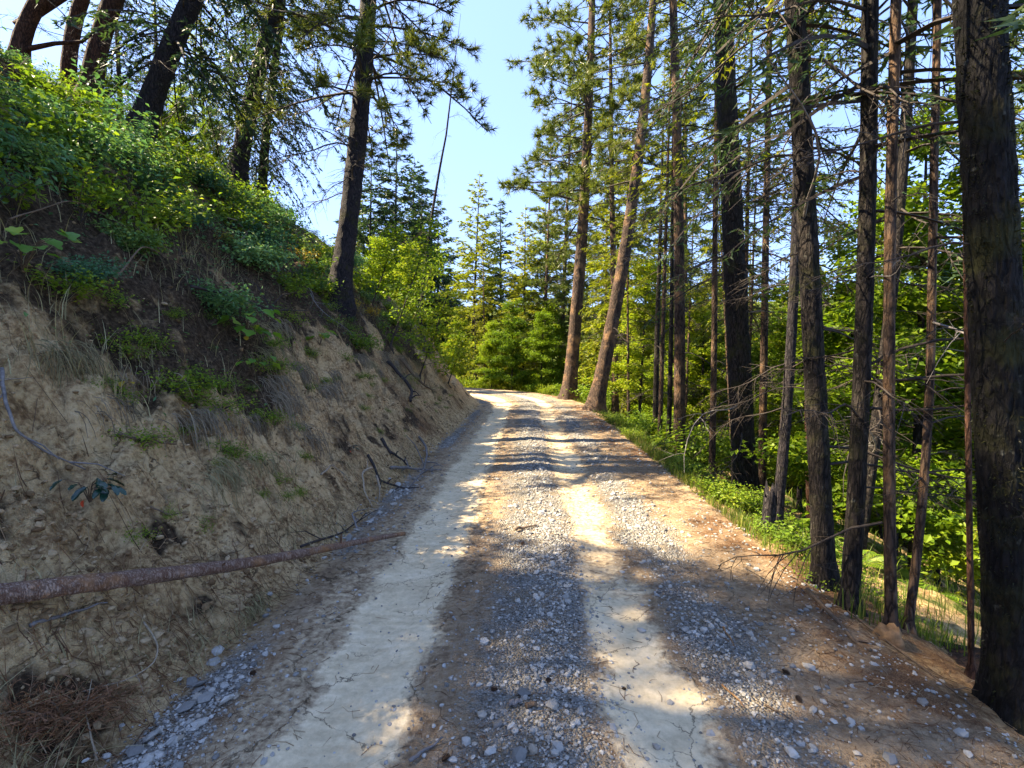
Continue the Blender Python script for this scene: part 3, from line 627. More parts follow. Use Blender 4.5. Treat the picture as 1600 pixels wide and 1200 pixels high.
# right of the road, nearest first
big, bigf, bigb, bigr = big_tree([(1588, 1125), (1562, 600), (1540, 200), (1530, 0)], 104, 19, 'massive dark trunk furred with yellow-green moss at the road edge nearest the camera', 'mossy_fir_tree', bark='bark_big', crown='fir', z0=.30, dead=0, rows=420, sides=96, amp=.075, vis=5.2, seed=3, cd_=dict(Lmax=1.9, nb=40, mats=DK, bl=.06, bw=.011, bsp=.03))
def moss():
    rng = np.random.RandomState(14); n = 16000; h = rng.uniform(.1, 6.5, n); a = rng.uniform(0, 6.283, n)
    keep = fbm(np.cos(a) * 1.6, np.sin(a) * 1.6, h * 1.5, 3) + .25 * perlin(np.cos(a) * 7, np.sin(a) * 7, h * 7) > -.02; h, a = h[keep], a[keep]; n = len(h)
    c = bigf(h); rr = bigr * np.clip(1 - h / 19, .03, 1) ** .75 * (1 + .35 * np.exp(-h / (bigr * 1.6))) * 1.01
    P = c + np.stack([np.cos(a) * rr, np.sin(a) * rr, 0 * a], -1); d = np.stack([np.cos(a), np.sin(a), 0 * a - .4], -1) + rng.normal(0, .45, (n, 3)); d = nrm(d)
    V, T = blades(P, d, rng.uniform(.008, .026, n), rng.uniform(.004, .009, n), rng.normal(size=(n, 3)))
    tag(obj('moss', mesh('moss', V, None, T, [M['moss']], smooth=False), big), kind='stuff')
M['moss'] = leaf_mat('trunk_moss', [(.0, (.012, .014, .006)), (.55, (.020, .022, .007)), (.85, (.05, .05, .010)), (1., (.11, .105, .016))], .2)
moss()
r = np.random.RandomState(4)
add_dead(big, r, bigf, np.array([2.2, 2.75, 3.3, 3.8, 1.75]), lambda h: bigr * .9, np.array([.8, 1.0, 1.1, 1.3, .5]), np.array([3.0, 2.6, 3.4, 3.0, -2.2]), .0)
big_tree([(1518, 1058), (1514, 800), (1512, 560), (1508, 300)], 13, 9, 'thin straight sapling trunk close beside the massive mossy trunk', bark='bark_red', crown='fir', z0=.5, dead=7, dz=(.8, 4), dl=(.3, .7), seed=5, cd_=dict(Lmax=1.0, nb=26))
big_tree([(1393, 985), (1390, 800), (1389, 560), (1392, 300)], 23, 15, 'pale sunlit trunk with a broken orange base standing behind two dark trunks', bark='bark_pine', crown='fir', z0=.2, dead=12, seed=6, cd_=dict(Lmax=2.0, nb=80, mats=DK))
big_tree([(1327, 952), (1343, 700), (1352, 400), (1357, 200), (1360, 0)], 33, 17, 'dark trunk with rough scaly bark right of the yellow-flecked trunk, fanning at its foot', crown='fir', z0=.15, dead=16, seed=7, amp=.08, rows=200, sides=32, cd_=dict(Lmax=1.9, nb=100, bw=.015, bl=.06, bsp=.024, mats=DK))
big_tree([(1338, 870), (1352, 750), (1376, 600), (1397, 450), (1412, 250), (1425, 0)], 24, 15, 'dark trunk leaning right that crosses behind the scaly dark trunk', depth=4.9, crown='fir', z0=.2, dead=12, seed=8, cd_=dict(Lmax=1.8, nb=55, mats=DK))
big_tree([(1289, 918), (1277, 600), (1262, 400), (1250, 200), (1243, 0)], 40, 18, 'thick dark trunk flecked with yellow lichen and hung with pale curled branches', crown='fir', z0=.17, dead=18, seed=9, amp=.08, rows=200, sides=32, pale=.25, cd_=dict(Lmax=1.9, nb=100, bw=.015, bl=.06, bsp=.024, mats=DK))
big_tree([(1166, 772), (1160, 600), (1145, 400), (1137, 200), (1130, 0)], 43, 20, 'thick dark furrowed trunk beside the fern patch at the road edge', crown='fir', z0=.16, dead=24, dz=(1, 7), dl=(.6, 2.0), seed=10, depth=7.0, amp=.08, rows=220, sides=32, pale=.12, cd_=dict(Lmax=2.1, nb=100, bw=.018, bl=.07, bsp=.026, mats=DK))
big_tree([(1061, 716), (1064, 500), (1058, 300), (1052, 0)], 21, 19, 'straight brown trunk sunlit halfway up left of the furrowed trunk', bark='bark_pine', crown='fir', z0=.3, dead=22, dz=(1, 8), dl=(.6, 1.8), seed=11, depth=10, cd_=dict(Lmax=2.2, nb=80))
big_tree([(1024, 682), (1026, 560), (1030, 420)], 11, 10, 'slender dark trunk bent like a bow left of the straight brown trunk', crown='fir', z0=.45, dead=8, dz=(1, 5), seed=12, depth=13, cd_=dict(Lmax=1.3, nb=36))
big_tree([(1044, 708), (1048, 560), (1050, 400)], 9, 11, 'thin dark pole touching the left side of the straight brown trunk', crown='fir', z0=.5, dead=10, dz=(1, 5), seed=13, depth=10.6, cd_=dict(Lmax=1.2, nb=34))
big_tree([(1112, 745), (1115, 600), (1117, 400)], 12, 14, 'slim pinkish sunlit trunk between the brown and the furrowed trunks', bark='bark_pine', crown='fir', z0=.35, dead=14, dz=(1, 6), dl=(.4, 1.2), seed=14, depth=8.2, cd_=dict(Lmax=1.6, nb=55))
big_tree([(1212, 832), (1226, 680), (1238, 500), (1245, 300)], 20, 14, 'middle-sized dark trunk leaning right just behind the short snag', bark='bark_dark', crown='fir', z0=.38, dead=14, dz=(1, 5), dl=(.4, 1.2), seed=15, cd_=dict(Lmax=1.7, nb=50))
big_tree([(1190, 770), (1193, 600), (1196, 400)], 15, 16, 'pale straight trunk right behind the thick furrowed trunk', depth=8.5, bark='bark_pine', crown='fir', z0=.3, dead=14, dz=(1, 7), dl=(.5, 1.4), seed=16, cd_=dict(Lmax=1.8, nb=60))
big_tree([(1418, 985), (1440, 800), (1450, 640), (1456, 450)], 18, 12, 'leaning trunk lit pink at its foot between the pale trunk and the mossy one', bark='bark_pine', crown='fir', z0=.4, dead=14, dz=(.8, 4.5), dl=(.5, 1.3), seed=17, cd_=dict(Lmax=1.7, nb=50))
big_tree([(1264, 880), (1262, 650), (1260, 450)], 12, 13, 'thin reddish trunk half hidden behind the lichen flecked trunk', depth=6.5, bark='bark_red', crown='fir', z0=.35, dead=12, dz=(1, 5), seed=18, cd_=dict(Lmax=1.5, nb=48))
big_tree([(928, 642), (955, 500), (984, 350), (1004, 200), (1020, 0)], 26, 19, 'pine leaning to the right with a sunlit rooted foot at the road edge', 'pine_tree', 'pine tree', 'bark_pine', 'pine', .36, dead=14, dz=(2, 9), dl=(.6, 1.6), seed=19, rows=160, sides=24, cd_=dict(Lmax=2.2, nb=80, nn=30, nw=.02, nl=.2, tufts=14))
big_tree([(888, 620), (903, 450), (914, 300), (921, 150), (925, 0)], 23, 24, 'tall pine with tufted boughs reaching out over the road, second along the verge', 'pine_tree', 'pine tree', 'bark_pine', 'pine', .30, depth=19.3, dead=12, dz=(3, 10), dl=(.8, 2), seed=20, rows=160, sides=24, cd_=dict(Lmax=3.6, nb=140, nn=28, nl=.26, nw=.03, tufts=20, spread=.8))
big_tree([(962, 600), (959, 450), (956, 300)], 13, 20, 'upright brown trunk seen behind the leaning pine', depth=19, bark='bark_pine', crown='fir', z0=.22, dead=14, dz=(2, 9), dl=(.6, 1.6), seed=21, cd_=dict(Lmax=2.6, nb=90, bl=.12, bw=.03))
# left, on top of the bank
big_tree([(213, 218), (250, 120), (300, 0)], 44, 17, 'thick dark leaning trunk atop the bank, pale broken twig at its foot', bark='bark_dark', crown='fir', z0=.07, dead=26, dz=(.6, 4.5), dl=(.8, 2.2), seed=22, rows=140, sides=26, amp=.08, cd_=dict(Lmax=2.6, nb=170, bw=.036, droop=.6, mats=DK))
big_tree([(366, 268), (395, 150), (432, 0)], 32, 17, 'dark leaning trunk with drooping feathery boughs at the brow of the bank', bark='bark_dark', crown='fir', z0=.06, dead=12, dz=(.6, 4), dl=(.7, 1.7), seed=23, depth=12, rows=140, sides=24, amp=.08, cd_=dict(Lmax=2.6, nb=190, bw=.036, mats=DK, droop=.7))
big_tree([(408, 272), (420, 170), (436, 60)], 17, 13, 'thinner dark trunk just right of the feathery leaning one', bark='bark_dark', crown='fir', z0=.06, dead=8, dz=(.6, 4), dl=(.6, 1.3), seed=24, depth=13.4, cd_=dict(Lmax=2.3, nb=150, bw=.036, mats=DK, droop=.7))
big_tree([(527, 472), (545, 350), (560, 200), (576, 0)], 36, 20, 'lone pine on the bank face with bare drooping lower boughs and purple-grey bark', 'pine_tree', 'pine tree', 'bark_dark', 'pine', .19, dead=40, dz=(2.2, 9), dl=(1.0, 2.4), seed=25, rows=200, sides=28, amp=.085, cd_=dict(Lmax=2.5, nb=170, nn=30, nl=.18, nw=.018, tufts=17, mats=[M['pine'], M['twig']], spread=.6, droop=.45))
big_tree([(140, 130), (160, 50), (178, 0)], 40, 16, 'reddish trunk leaning over the skyline, right one of a pair', bark='bark_red', crown='fir', z0=.1, dead=14, dz=(.5, 4), dl=(.7, 1.6), seed=26, depth=8.1, cd_=dict(Lmax=2.2, nb=100, mats=DK))
big_tree([(108, 108), (112, 60), (128, 0)], 30, 15, 'reddish trunk crossed by twigs, the left one of the pair on the skyline', bark='bark_red', crown='fir', z0=.12, dead=8, dz=(.5, 4), dl=(.7, 1.6), seed=27, depth=8.6, cd_=dict(Lmax=2.0, nb=50, mats=DK))
o_, f_, b_, r_ = big_tree([(28, 78), (45, 30), (62, 0)], 36, 15, 'red-brown trunk with a forked limb glowing against the sun at the corner of the skyline', bark='bark_red', crown='fir', z0=.35, dead=6, dz=(.5, 3), dl=(.7, 1.4), seed=28, depth=7.5, cd_=dict(Lmax=2.0, nb=50))
P = np.array([[(0, 0, .7), (.3, .1, 1.0), (.65, .15, 1.25), (1.1, .15, 1.75), (1.5, .2, 2.2)]])
V, Q = tubes(P, [[.075, .06, .05, .035, .012]], 8); obj('limb', mesh('limb', V, Q, None, [M['bark_red']]), o_)
P = np.array([[(.1, 0, .35), (.5, .1, .5), (.9, .15, .55), (1.5, .15, .95)]]); V, Q = tubes(P, [[.04, .03, .025, .008]], 6); obj('limb', mesh('limb', V, Q, None, [M['bark_red']]), o_)
# slender leaning snag and the dense firs beyond the lone pine
big_tree([(655, 430), (676, 330), (697, 212)], 7, 11, 'slender bare snag leaning right against the sky', 'dead_tree', 'dead tree', 'bark_dark', None, dead=26, dz=(2, 10.5), dl=(.4, 1.4), depth=17, seed=29, rows=40, sides=8)

# ------------------------------------------------------------------ short snag, split stump foot
def snag():
    b = hit(1199, 835); f = lambda h: np.stack([np.asarray(h) * .06, np.asarray(h) * 0, np.asarray(h)], -1)
    o = root('broken_stump', b, 'short broken grey snag between the furrowed trunk and the leaning one', 'stump')
    h = np.linspace(-.3, .42, 14); th = np.arange(14) * 2 * math.pi / 14; rng = np.random.RandomState(2)
    r = .055 * (1 + .3 * np.exp(-np.maximum(h, 0) / .1)); V = []
    for i, hh in enumerate(h):
        for a in th:
            q = r[i] * (1 + .1 * math.sin(a * 5)); top = (.10 * math.sin(a * 3 + 1) + rng.uniform(-.04, .04)) * (i == len(h) - 1)
            V.append((hh * .06 + q * math.cos(a), q * math.sin(a), hh + top))
    n = len(h); bq = (np.arange(n - 1) * 14)[:, None]; j = np.arange(14)[None]; j2 = (j + 1) % 14
    Q = np.stack([bq + j, bq + j2, bq + 14 + j2, bq + 14 + j], -1).reshape(-1, 4); V.append((.025, 0, .36)); c = len(V) - 1
    T = [((n - 1) * 14 + k, (n - 1) * 14 + (k + 1) % 14, c) for k in range(14)]
    obj('trunk', mesh('trunk', V, Q, T, [M['bark_dark']]), o)
    b = hit(1383, 992); o = root('split_stump', b, 'split orange-brown stump of wood at the foot of the pale trunk', 'stump')
    h = np.linspace(-.12, .17, 10); sd_ = 16; th = np.arange(sd_) * 2 * math.pi / sd_; rng = np.random.RandomState(9)
    prof = np.interp(h, [-.12, 0, .06, .12, .17], [.075, .085, .08, .07, .055]); V = np.stack([prof[:, None] * np.cos(th) * (1 + .55 * perlin(np.cos(th) * 2, np.sin(th) * 2, h[:, None] * 6)) - .02, prof[:, None] * np.sin(th) * (1 + .3 * perlin(np.cos(th) * 2 + 5, np.sin(th) * 2, h[:, None] * 6)) - .05, h[:, None] * .85 + .09 * perlin(np.cos(th) * 3, np.sin(th) * 3, 2.0) * sstep(0, .17, h)[:, None] + 0 * prof[:, None]], -1)
    b2 = (np.arange(9) * sd_)[:, None]; j = np.arange(sd_)[None]; j2 = (j + 1) % sd_
    Q = np.stack([b2 + j, b2 + j2, b2 + sd_ + j2, b2 + sd_ + j], -1).reshape(-1, 4)
    V = V.reshape(-1, 3); V = np.concatenate([V, [V[-16:].mean(0) - np.array([0, 0, .05])]]); T = [(9 * 16 + k, 9 * 16 + (k + 1) % 16, len(V) - 1) for k in range(16)]
    obj('trunk', mesh('trunk', V * np.array([.9, .9, .5]), Q, T, [M['cut_wood']]), o)
snag()

# ------------------------------------------------------------------ prototype trees, copied through the forest
PROTO = {}
def proto(kind, H, r0, bark, crown, dead=0, seed=1, dz=(1, 6)):
    tm = trunk_mesh(straight, H, r0, M[bark], 40, 10, .06, seed, .8)
    dm = None
    if dead:
        rng = np.random.RandomState(seed); g = Geo()
        for i in range(dead):
            m = DEAD[rng.randint(8)]; v = np.empty(len(m.vertices) * 3, np.float32); m.vertices.foreach_get('co', v); v = v.reshape(-1, 3)
            keep = 6 * 8 + 45
            L = rng.uniform(.5, 1.6); a = rng.uniform(0, 6.28); h = rng.uniform(*dz); v = v * L; c, s = math.cos(a), math.sin(a)
            v = np.stack([v[:, 0] * c - v[:, 1] * s, v[:, 0] * s + v[:, 1] * c, v[:, 2] + h], -1)
            q = np.empty(len(m.loops), np.int32); m.loops.foreach_get('vertex_index', q); g.add(v, q.reshape(-1, 4))
        dm = g.mesh('dead_limbs', [M['twig']])
    PROTO.setdefault(kind, []).append((tm, crown, dm, H))
for i in range(3):
    proto('fir', 17 + i, .15, 'bark_fir', fir_crown(40 + i, straight, 17 + i, 4.6 + i, 2.4, 110, .065, .13, .038, .045), 16, 40 + i)
for i in range(2):
    proto('full_fir', 14 + i, .12, 'bark_fir', fir_crown(50 + i, straight, 14 + i, 1.0, 2.5, 150, .055, .13, .042, .045), 0, 50 + i)
for i in range(2):
    proto('young_fir', 5 + i, .05, 'bark_fir', fir_crown(60 + i, straight, 5 + i, .3, 1.35, 95, .05, .08, .026, .032, low=.9), 0, 60 + i)
for i in range(2):
    proto('far_fir', 16 + i, .15, 'bark_fir', fir_crown(65 + i, straight, 16 + i, .8, 4.0, 170, .065, .24, .085, .06, low=.8, pw=.72, twl=.55), 0, 65 + i)
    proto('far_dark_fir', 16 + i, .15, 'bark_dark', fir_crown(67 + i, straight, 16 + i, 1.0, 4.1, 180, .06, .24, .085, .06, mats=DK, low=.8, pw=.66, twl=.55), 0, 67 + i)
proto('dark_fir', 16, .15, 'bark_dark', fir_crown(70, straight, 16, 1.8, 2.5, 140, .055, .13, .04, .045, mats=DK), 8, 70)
for i in range(2):
    proto('pine', 18 + i, .16, 'bark_pine', pine_crown(80 + i, straight, 18 + i, 5.0, 2.7, 105, 16, 22, .24, .034), 12, 80 + i)
for i in range(2):
    proto('leafy_tree', 6, .06, 'bark_dark', leafy_crown(90 + i, straight, 6, .8, 2.1, 64, 30, .095, .062, None, .11), 0, 90 + i)
for i in range(2):
    proto('pole', 11, .055, 'bark_pine', fir_crown(95 + i, straight, 11, 4.6, 1.2, 70, .055, .12, .034, .04), 14, 95 + i, (.8, 6))
NAMES = {'fir': ('fir_tree', 'fir tree'), 'full_fir': ('fir_tree', 'fir tree'), 'dark_fir': ('fir_tree', 'fir tree'), 'far_fir': ('fir_tree', 'fir tree'), 'far_dark_fir': ('fir_tree', 'fir tree'), 'young_fir': ('young_fir_tree', 'young fir'), 'pine': ('pine_tree', 'pine tree'), 'leafy_tree': ('leafy_tree', 'broadleaf tree'), 'pole': ('slender_fir_tree', 'fir tree')}
ALL = []
def place(kind, x, y, sc_, label, group, rng, z=None, tilt=.03, twist=None):
    v = PROTO[kind][rng.randint(len(PROTO[kind]))]; nm, cat = NAMES[kind]
    o = root(nm, (x, y, hz(x, y) if z is None else z), label, cat, group, rng.uniform(0, 6.28) if twist is None else twist)
    o.rotation_euler = (rng.normal(0, tilt), rng.normal(0, tilt), o.rotation_euler[2]); o.scale = (sc_,) * 3
    obj('trunk', v[0], o); obj('crown', v[1], o)
    if v[2] is not None: tag(obj('dead_limbs', v[2], o), kind='stuff')
    ALL.append((x, y)); return o
def place_px(kind, px, ytop, depth, label, group=None, seed=0, base_x=None):
    """a far tree: its foot at this depth, its top at this height of the picture"""
    rng = np.random.RandomState(seed); X = at_depth(px, 562, depth)[0]; b = hz(X, depth); top = at_depth(px, ytop, depth)[2]
    v = PROTO[kind]; return place(kind, X, depth, max(.25, (top - b) / v[0][3]), label, group, rng, b)
# beyond the bend, each told by its place
for a in [('far_fir', 733, 288, 34, 'pointed sunlit fir standing alone against the sky past the bend'),
          ('pole', 758, 340, 31, 'thin dark trunked fir right of the pointed fir past the bend'),
          ('far_dark_fir', 783, 335, 47, 'bluish fir with a ragged top between the thin trunks past the bend'),
          ('far_fir', 706, 445, 55, 'small hazy fir left of the pointed fir past the bend'),
          ('pine', 846, 235, 31, 'dense yellow-green pine filling the gap left of the tall pine'),
          ('far_fir', 818, 345, 33, 'low bright fir whose boughs overhang the end of the road'),
          ('pine', 872, 150, 34, 'tall bright pine rising behind the second pine of the verge'),
          ('leafy_tree', 800, 470, 28, 'bright broadleaf tree at the outside of the bend'),
          ('leafy_tree', 768, 500, 29, 'bright bushy tree where the road turns out of sight'),
          ('leafy_tree', 845, 485, 27, 'yellowish broadleaf tree beside the foot of the tall pine'),
          ('leafy_tree', 715, 500, 33, 'broadleaf tree whose top shows over the bank corner'),
          ('leafy_tree', 868, 470, 31, 'broadleaf tree behind the tall pine trunk at the verge'),
          ('young_fir', 745, 470, 31, 'small young fir behind the bank corner'),
          ('far_dark_fir', 612, 225, 43, 'dense dark fir behind the lone pine of the bank'),
          ('far_dark_fir', 655, 290, 46, 'dark fir right of the densest one behind the lone pine'),
          ('far_dark_fir', 572, 255, 41, 'dark fir directly left of the densest one, touching the lone pine trunk'),
          ('far_dark_fir', 636, 245, 49, 'dark fir crowding the densest one from behind'),
          ('far_dark_fir', 682, 330, 52, 'small dark fir at the foot of the slender bare snag'),
          ('far_fir', 580, 300, 52, 'fir glimpsed directly behind the lone pine trunk'),
          ('leafy_tree', 632, 380, 27, 'light green broadleaf tree on the far side of the bank, left of the snag'),
          ('leafy_tree', 592, 370, 24, 'light green broadleaf tree right behind the lone pine trunk'),
          ('far_fir', 795, 425, 38, 'fir in the second rank past the bend, half hidden by bright leaves'),
          ('far_fir', 760, 410, 50, 'fir filling the gap behind the thin dark trunk past the bend'),
          ('far_fir', 850, 300, 42, 'fir in the second rank behind the bright pine'),
          ('pine', 905, 60, 37, 'very tall pine towering behind the second pine of the verge')]:
    place_px(a[0], a[1], a[2], a[3], a[4], 'trees around the bend', int(a[1]))
# behind the leaning trunks on the brow of the bank
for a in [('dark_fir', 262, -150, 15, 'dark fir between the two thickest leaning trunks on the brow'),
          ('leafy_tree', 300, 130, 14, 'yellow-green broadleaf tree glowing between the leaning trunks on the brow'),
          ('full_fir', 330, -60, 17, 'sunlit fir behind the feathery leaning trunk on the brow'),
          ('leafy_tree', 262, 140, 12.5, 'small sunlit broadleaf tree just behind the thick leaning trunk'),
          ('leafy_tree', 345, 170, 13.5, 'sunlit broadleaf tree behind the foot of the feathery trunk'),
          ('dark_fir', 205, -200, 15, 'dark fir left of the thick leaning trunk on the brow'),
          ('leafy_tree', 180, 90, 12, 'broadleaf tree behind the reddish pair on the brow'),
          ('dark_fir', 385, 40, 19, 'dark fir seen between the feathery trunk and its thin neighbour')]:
    place_px(a[0], a[1], a[2], a[3], a[4], 'trees on the brow of the bank', int(a[1]))
# the forest on the slope below the road
rng = np.random.RandomState(21)
def free(x, y, gap): return all((x - a) ** 2 + (y - b) ** 2 > gap * gap for a, b in ALL)
foot = [(o.location.x, o.location.y) for o in COL.objects if o.get('category') in ('fir tree', 'pine tree')]; ALL += foot
LAB = {'far_fir': 'bushy sunlit fir', 'far_dark_fir': 'dark fir', 'fir': 'tall sunlit fir', 'full_fir': 'leafy-footed sunlit fir', 'dark_fir': 'dark fir', 'young_fir': 'small young fir', 'pine': 'pine with tufted crown', 'leafy_tree': 'small broadleaf tree', 'pole': 'thin bare-stemmed fir'}
def spot(px, d):
    w = 'behind the leaning pine' if px < 1000 else 'left of the thick furrowed trunk' if px < 1140 else 'left of the lichen-flecked trunk' if px < 1265 else 'behind the scaly dark trunk' if px < 1380 else 'behind the pale sunlit trunk' if px < 1470 else 'behind the massive mossy trunk'
    return w + (', close to the road' if d < 9 else ', partway down the slope' if d < 18 else ', deep in the wood' if d < 34 else ', far back in the wood')
cnt = 0; tries = 0
while cnt < 245 and tries < 14000:
    tries += 1
    y = 3.5 + 62 * rng.uniform() ** 1.5; wmax = 4 + y * 1.05
    x = 3.1 + rng.uniform() * wmax
    s, u = [float(a) for a in road_su(x, y)]
    if u < 3.0: continue
    px = 823 + 740 * x / y
    if px > 1780 or (px < 905 and y > 20): continue
    tall = None
    dd = math.hypot(x, y); q = rng.uniform()
    if dd < 9: kind = 'pole' if q < .40 else 'young_fir' if q < .68 else 'leafy_tree'
    elif dd < 18: kind = 'fir' if q < .14 else 'pole' if q < .54 else 'full_fir' if q < .62 else 'young_fir' if q < .76 else 'leafy_tree'
    else: kind = 'far_fir' if q < .34 else 'fir' if q < .42 else 'far_dark_fir' if q < .46 else 'pine' if q < .60 else 'leafy_tree' if q < .82 else 'pole' if q < .94 else 'young_fir'
    tall = kind in ('fir', 'full_fir', 'far_fir', 'far_dark_fir', 'pine', 'dark_fir')
    if not free(x, y, (2.9 if y < 16 else 2.2) if tall else .95): continue
    place(kind, x, y, rng.uniform(.8, 1.15) * (.9 if kind == 'leafy_tree' and dd < 9 else 1), LAB[kind] + ' ' + spot(px, dd), 'trees on the slope below the road', rng); cnt += 1
# the forest above the bank: unseen trees, added to shade the near road
cnt = 0; tries = 0
LL = {'fir': 'fir in the wood above the bank', 'dark_fir': 'dark fir in the wood above the bank', 'full_fir': 'bushy fir in the wood above the bank', 'leafy_tree': 'broadleaf tree in the wood above the bank', 'pine': 'pine in the wood above the bank'}
while cnt < 30 and tries < 4000:
    tries += 1
    x = -8.4 - 8 * rng.uniform(); y = -4 + 8.3 * rng.uniform()
    s, u = [float(a) for a in road_su(x, y)]
    if u > -8.2: continue
    if y > 1:
        px = 823 + 740 * x / y
        if 425 < px < 720: continue
    if not free(x, y, 1.7): continue
    q = rng.uniform(); kind = 'fir' if q < .2 else 'dark_fir' if q < .45 else 'full_fir' if q < .85 else 'leafy_tree' if q < .9 else 'pine'
    place(kind, x, y, rng.uniform(.5, .85), LL[kind], 'unseen trees added above the bank for shade', rng); cnt += 1
# far wood across the valley
def far_wood():
    rng = np.random.RandomState(33); n = 2900; a = rng.uniform(-.75, 1.15, n); d = rng.uniform(120, 1000, n) ; x = np.sin(a) * d; y = np.cos(a) * d
    s, u = road_su(x, y); k = (u > 60); x, y = x[k], y[k]; n = len(x); z = heights(x, y) - .6; h = rng.uniform(10, 20, n)
    t = 7; lv = np.linspace(.05, 1, 5); V = []; th = np.arange(t) * 2 * math.pi / t
    g = Geo()
    for i, l in enumerate(lv[:-1]):
        rr = (1 - l) * .24 * h; top = np.minimum(l + .42, 1.0)
        ring = np.stack([x[:, None] + rr[:, None] * np.cos(th + i) * rng.uniform(.6, 1.2, (n, t)), y[:, None] + rr[:, None] * np.sin(th + i) * rng.uniform(.6, 1.2, (n, t)), np.broadcast_to((z + h * l)[:, None], (n, t)) + rng.normal(0, .4, (n, t))], -1)
        ap = np.stack([x, y, z + h * top], -1)[:, None]; V_ = np.concatenate([ring, ap], 1).reshape(-1, 3); b = (np.arange(n) * (t + 1))[:, None]; j = np.arange(t)[None]
        T = np.stack([b + j, b + (j + 1) % t, np.broadcast_to(b + t, (n, t))], -1).reshape(-1, 3); g.add(V_, None, T)
    tag(obj('distant_forest', g.mesh('distant_forest', [M['fir']], False)), 'far wooded hillside glimpsed between the trunks', None, None, 'stuff')
far_wood()

# ------------------------------------------------------------------ bank plants
def shrub_mesh(seed, R, Hh, stems, leaf_n, ll, lw, mat, upright=.5):
    rng = np.random.RandomState(seed); g = Geo(); az = rng.uniform(0, 6.28, stems); L = R * rng.uniform(.5, 1.1, stems); q = np.linspace(0, 1, 5)
    d = np.stack([np.cos(az), np.sin(az)], -1); up = Hh * rng.uniform(.5, 1.1, stems)
    P = np.concatenate([d[:, None] * (L[:, None] * q ** 1.2)[..., None], (up[:, None] * (1.7 * q - .8 * q ** 2))[..., None]], -1); P[..., :2] += rng.normal(0, .05, (stems, 1, 2)) * R
    V, Q = tubes(P, np.broadcast_to(.0035 * np.linspace(1, .4, 5), (stems, 5)), 3); g.add(V, Q, m=1)
    si = np.repeat(np.arange(stems), leaf_n); k = len(si); t = rng.uniform(.25, 1.02, k); i0 = np.clip((t * 4).astype(int), 0, 3); fr = t * 4 - i0
    pos = P[si, i0] * (1 - fr)[:, None] + P[si, i0 + 1] * fr[:, None]; pos = pos + rng.normal(0, .045 + R * .05, (k, 3)) * np.array([1, 1, .7])
    dd = np.concatenate([d[si] * .6, np.zeros((k, 1))], 1) + rng.normal(0, .7, (k, 3)); dd[:, 2] = dd[:, 2] * .5 - .1; dd = nrm(dd); nv = nrm(np.array([[0, 0, 1.]]) + rng.normal(0, .4, (k, 3)))
    V, T = leaves(pos, dd, ll * rng.uniform(.6, 1.3, k), lw * rng.uniform(.7, 1.2, k), nv); g.add(V, None, T, m=0)
    return g.mesh('foliage', [mat, M['twig']], False)
SHR = [shrub_mesh(200 + i, .42, .38, 30, 44, .046, .032, M['shrub']) for i in range(4)]
SHB = [shrub_mesh(210 + i, .36, .32, 20, 32, .045, .032, M['bright_shrub']) for i in range(3)]
SHY = [shrub_mesh(220 + i, .28, .30, 14, 24, .04, .028, M['yellow']) for i in range(2)]
LOW = [shrub_mesh(230 + i, .26, .14, 16, 26, .028, .02, M['bright_shrub']) for i in range(3)]
def plant(name, data, p, label, cat, group, rng, sc_=1.0, part='foliage', tilt=.25):
    o = root(name, (p[0], p[1], p[2] - .02), label, cat, group); o.rotation_euler = (rng.normal(0, .12), tilt + rng.normal(0, .12), rng.uniform(-.6, .6)); o.scale = (sc_,) * 3
    obj(part, data, o, rot=(0, 0, rng.uniform(0, 6.28))); return o
rng = np.random.RandomState(55); got = []; tries = 0
while len(got) < 150 and tries < 9000:
    tries += 1
    s = math.exp(rng.uniform(math.log(1.6), math.log(16))); u = -2.5 - 5.4 * rng.uniform() ** 1.15
    ve = float(veg_edge(s))
    if u > ve - .3 * perlin(s * .7, 0, 3) or (u > ve - .6 and rng.uniform() < .45): continue
    if fbm(s * .6, u * .6, 2.2, 2) < -.45 + .25 * (s > 5) * (u > -4.6): continue
    x, y = [float(a) for a in road_xy(np.array(s), np.array(u))]
    if any((x - a) ** 2 + (y - b) ** 2 < (.27) ** 2 for a, b in got): continue
    where = ('at the near end of the bank', 'above the root fringe in the middle of the bank', 'below the leaning trunks on the brow', 'about the foot of the lone pine')[(s > 3.2) + (s > 5.5) + (s > 9)] + (', high up' if u < -5.6 else ', halfway up' if u < -4.2 else ', low down')
    if fbm(s * 1.1, u * 1.1, 31.0, 2) > .38: continue
    got.append((x, y)); p = (x, y, hz(x, y)); br = rng.uniform() < (.12 if s < 3.4 else .28 if s < 4.5 else .42 if s < 7 else .6)
    if u > ve - .55: plant('shrub', LOW[rng.randint(3)], p, 'low light green shrub ' + where, 'shrub', 'shrubs on the upper bank', rng, rng.uniform(.6, 1.1))
    elif br: plant('shrub', SHB[rng.randint(3)], p, 'yellow-green shrub ' + where, 'shrub', 'shrubs on the upper bank', rng, rng.uniform(.5, 1.5) * (.6 if u < -6.4 or (s < 3.4 and u < -4.2) else 1))
    else: plant('shrub', SHR[rng.randint(4)], p, 'blue-green shrub ' + where, 'shrub', 'shrubs on the upper bank', rng, rng.uniform(.5, 1.45) * (.6 if u < -6.4 or (s < 3.4 and u < -4.2) else 1))
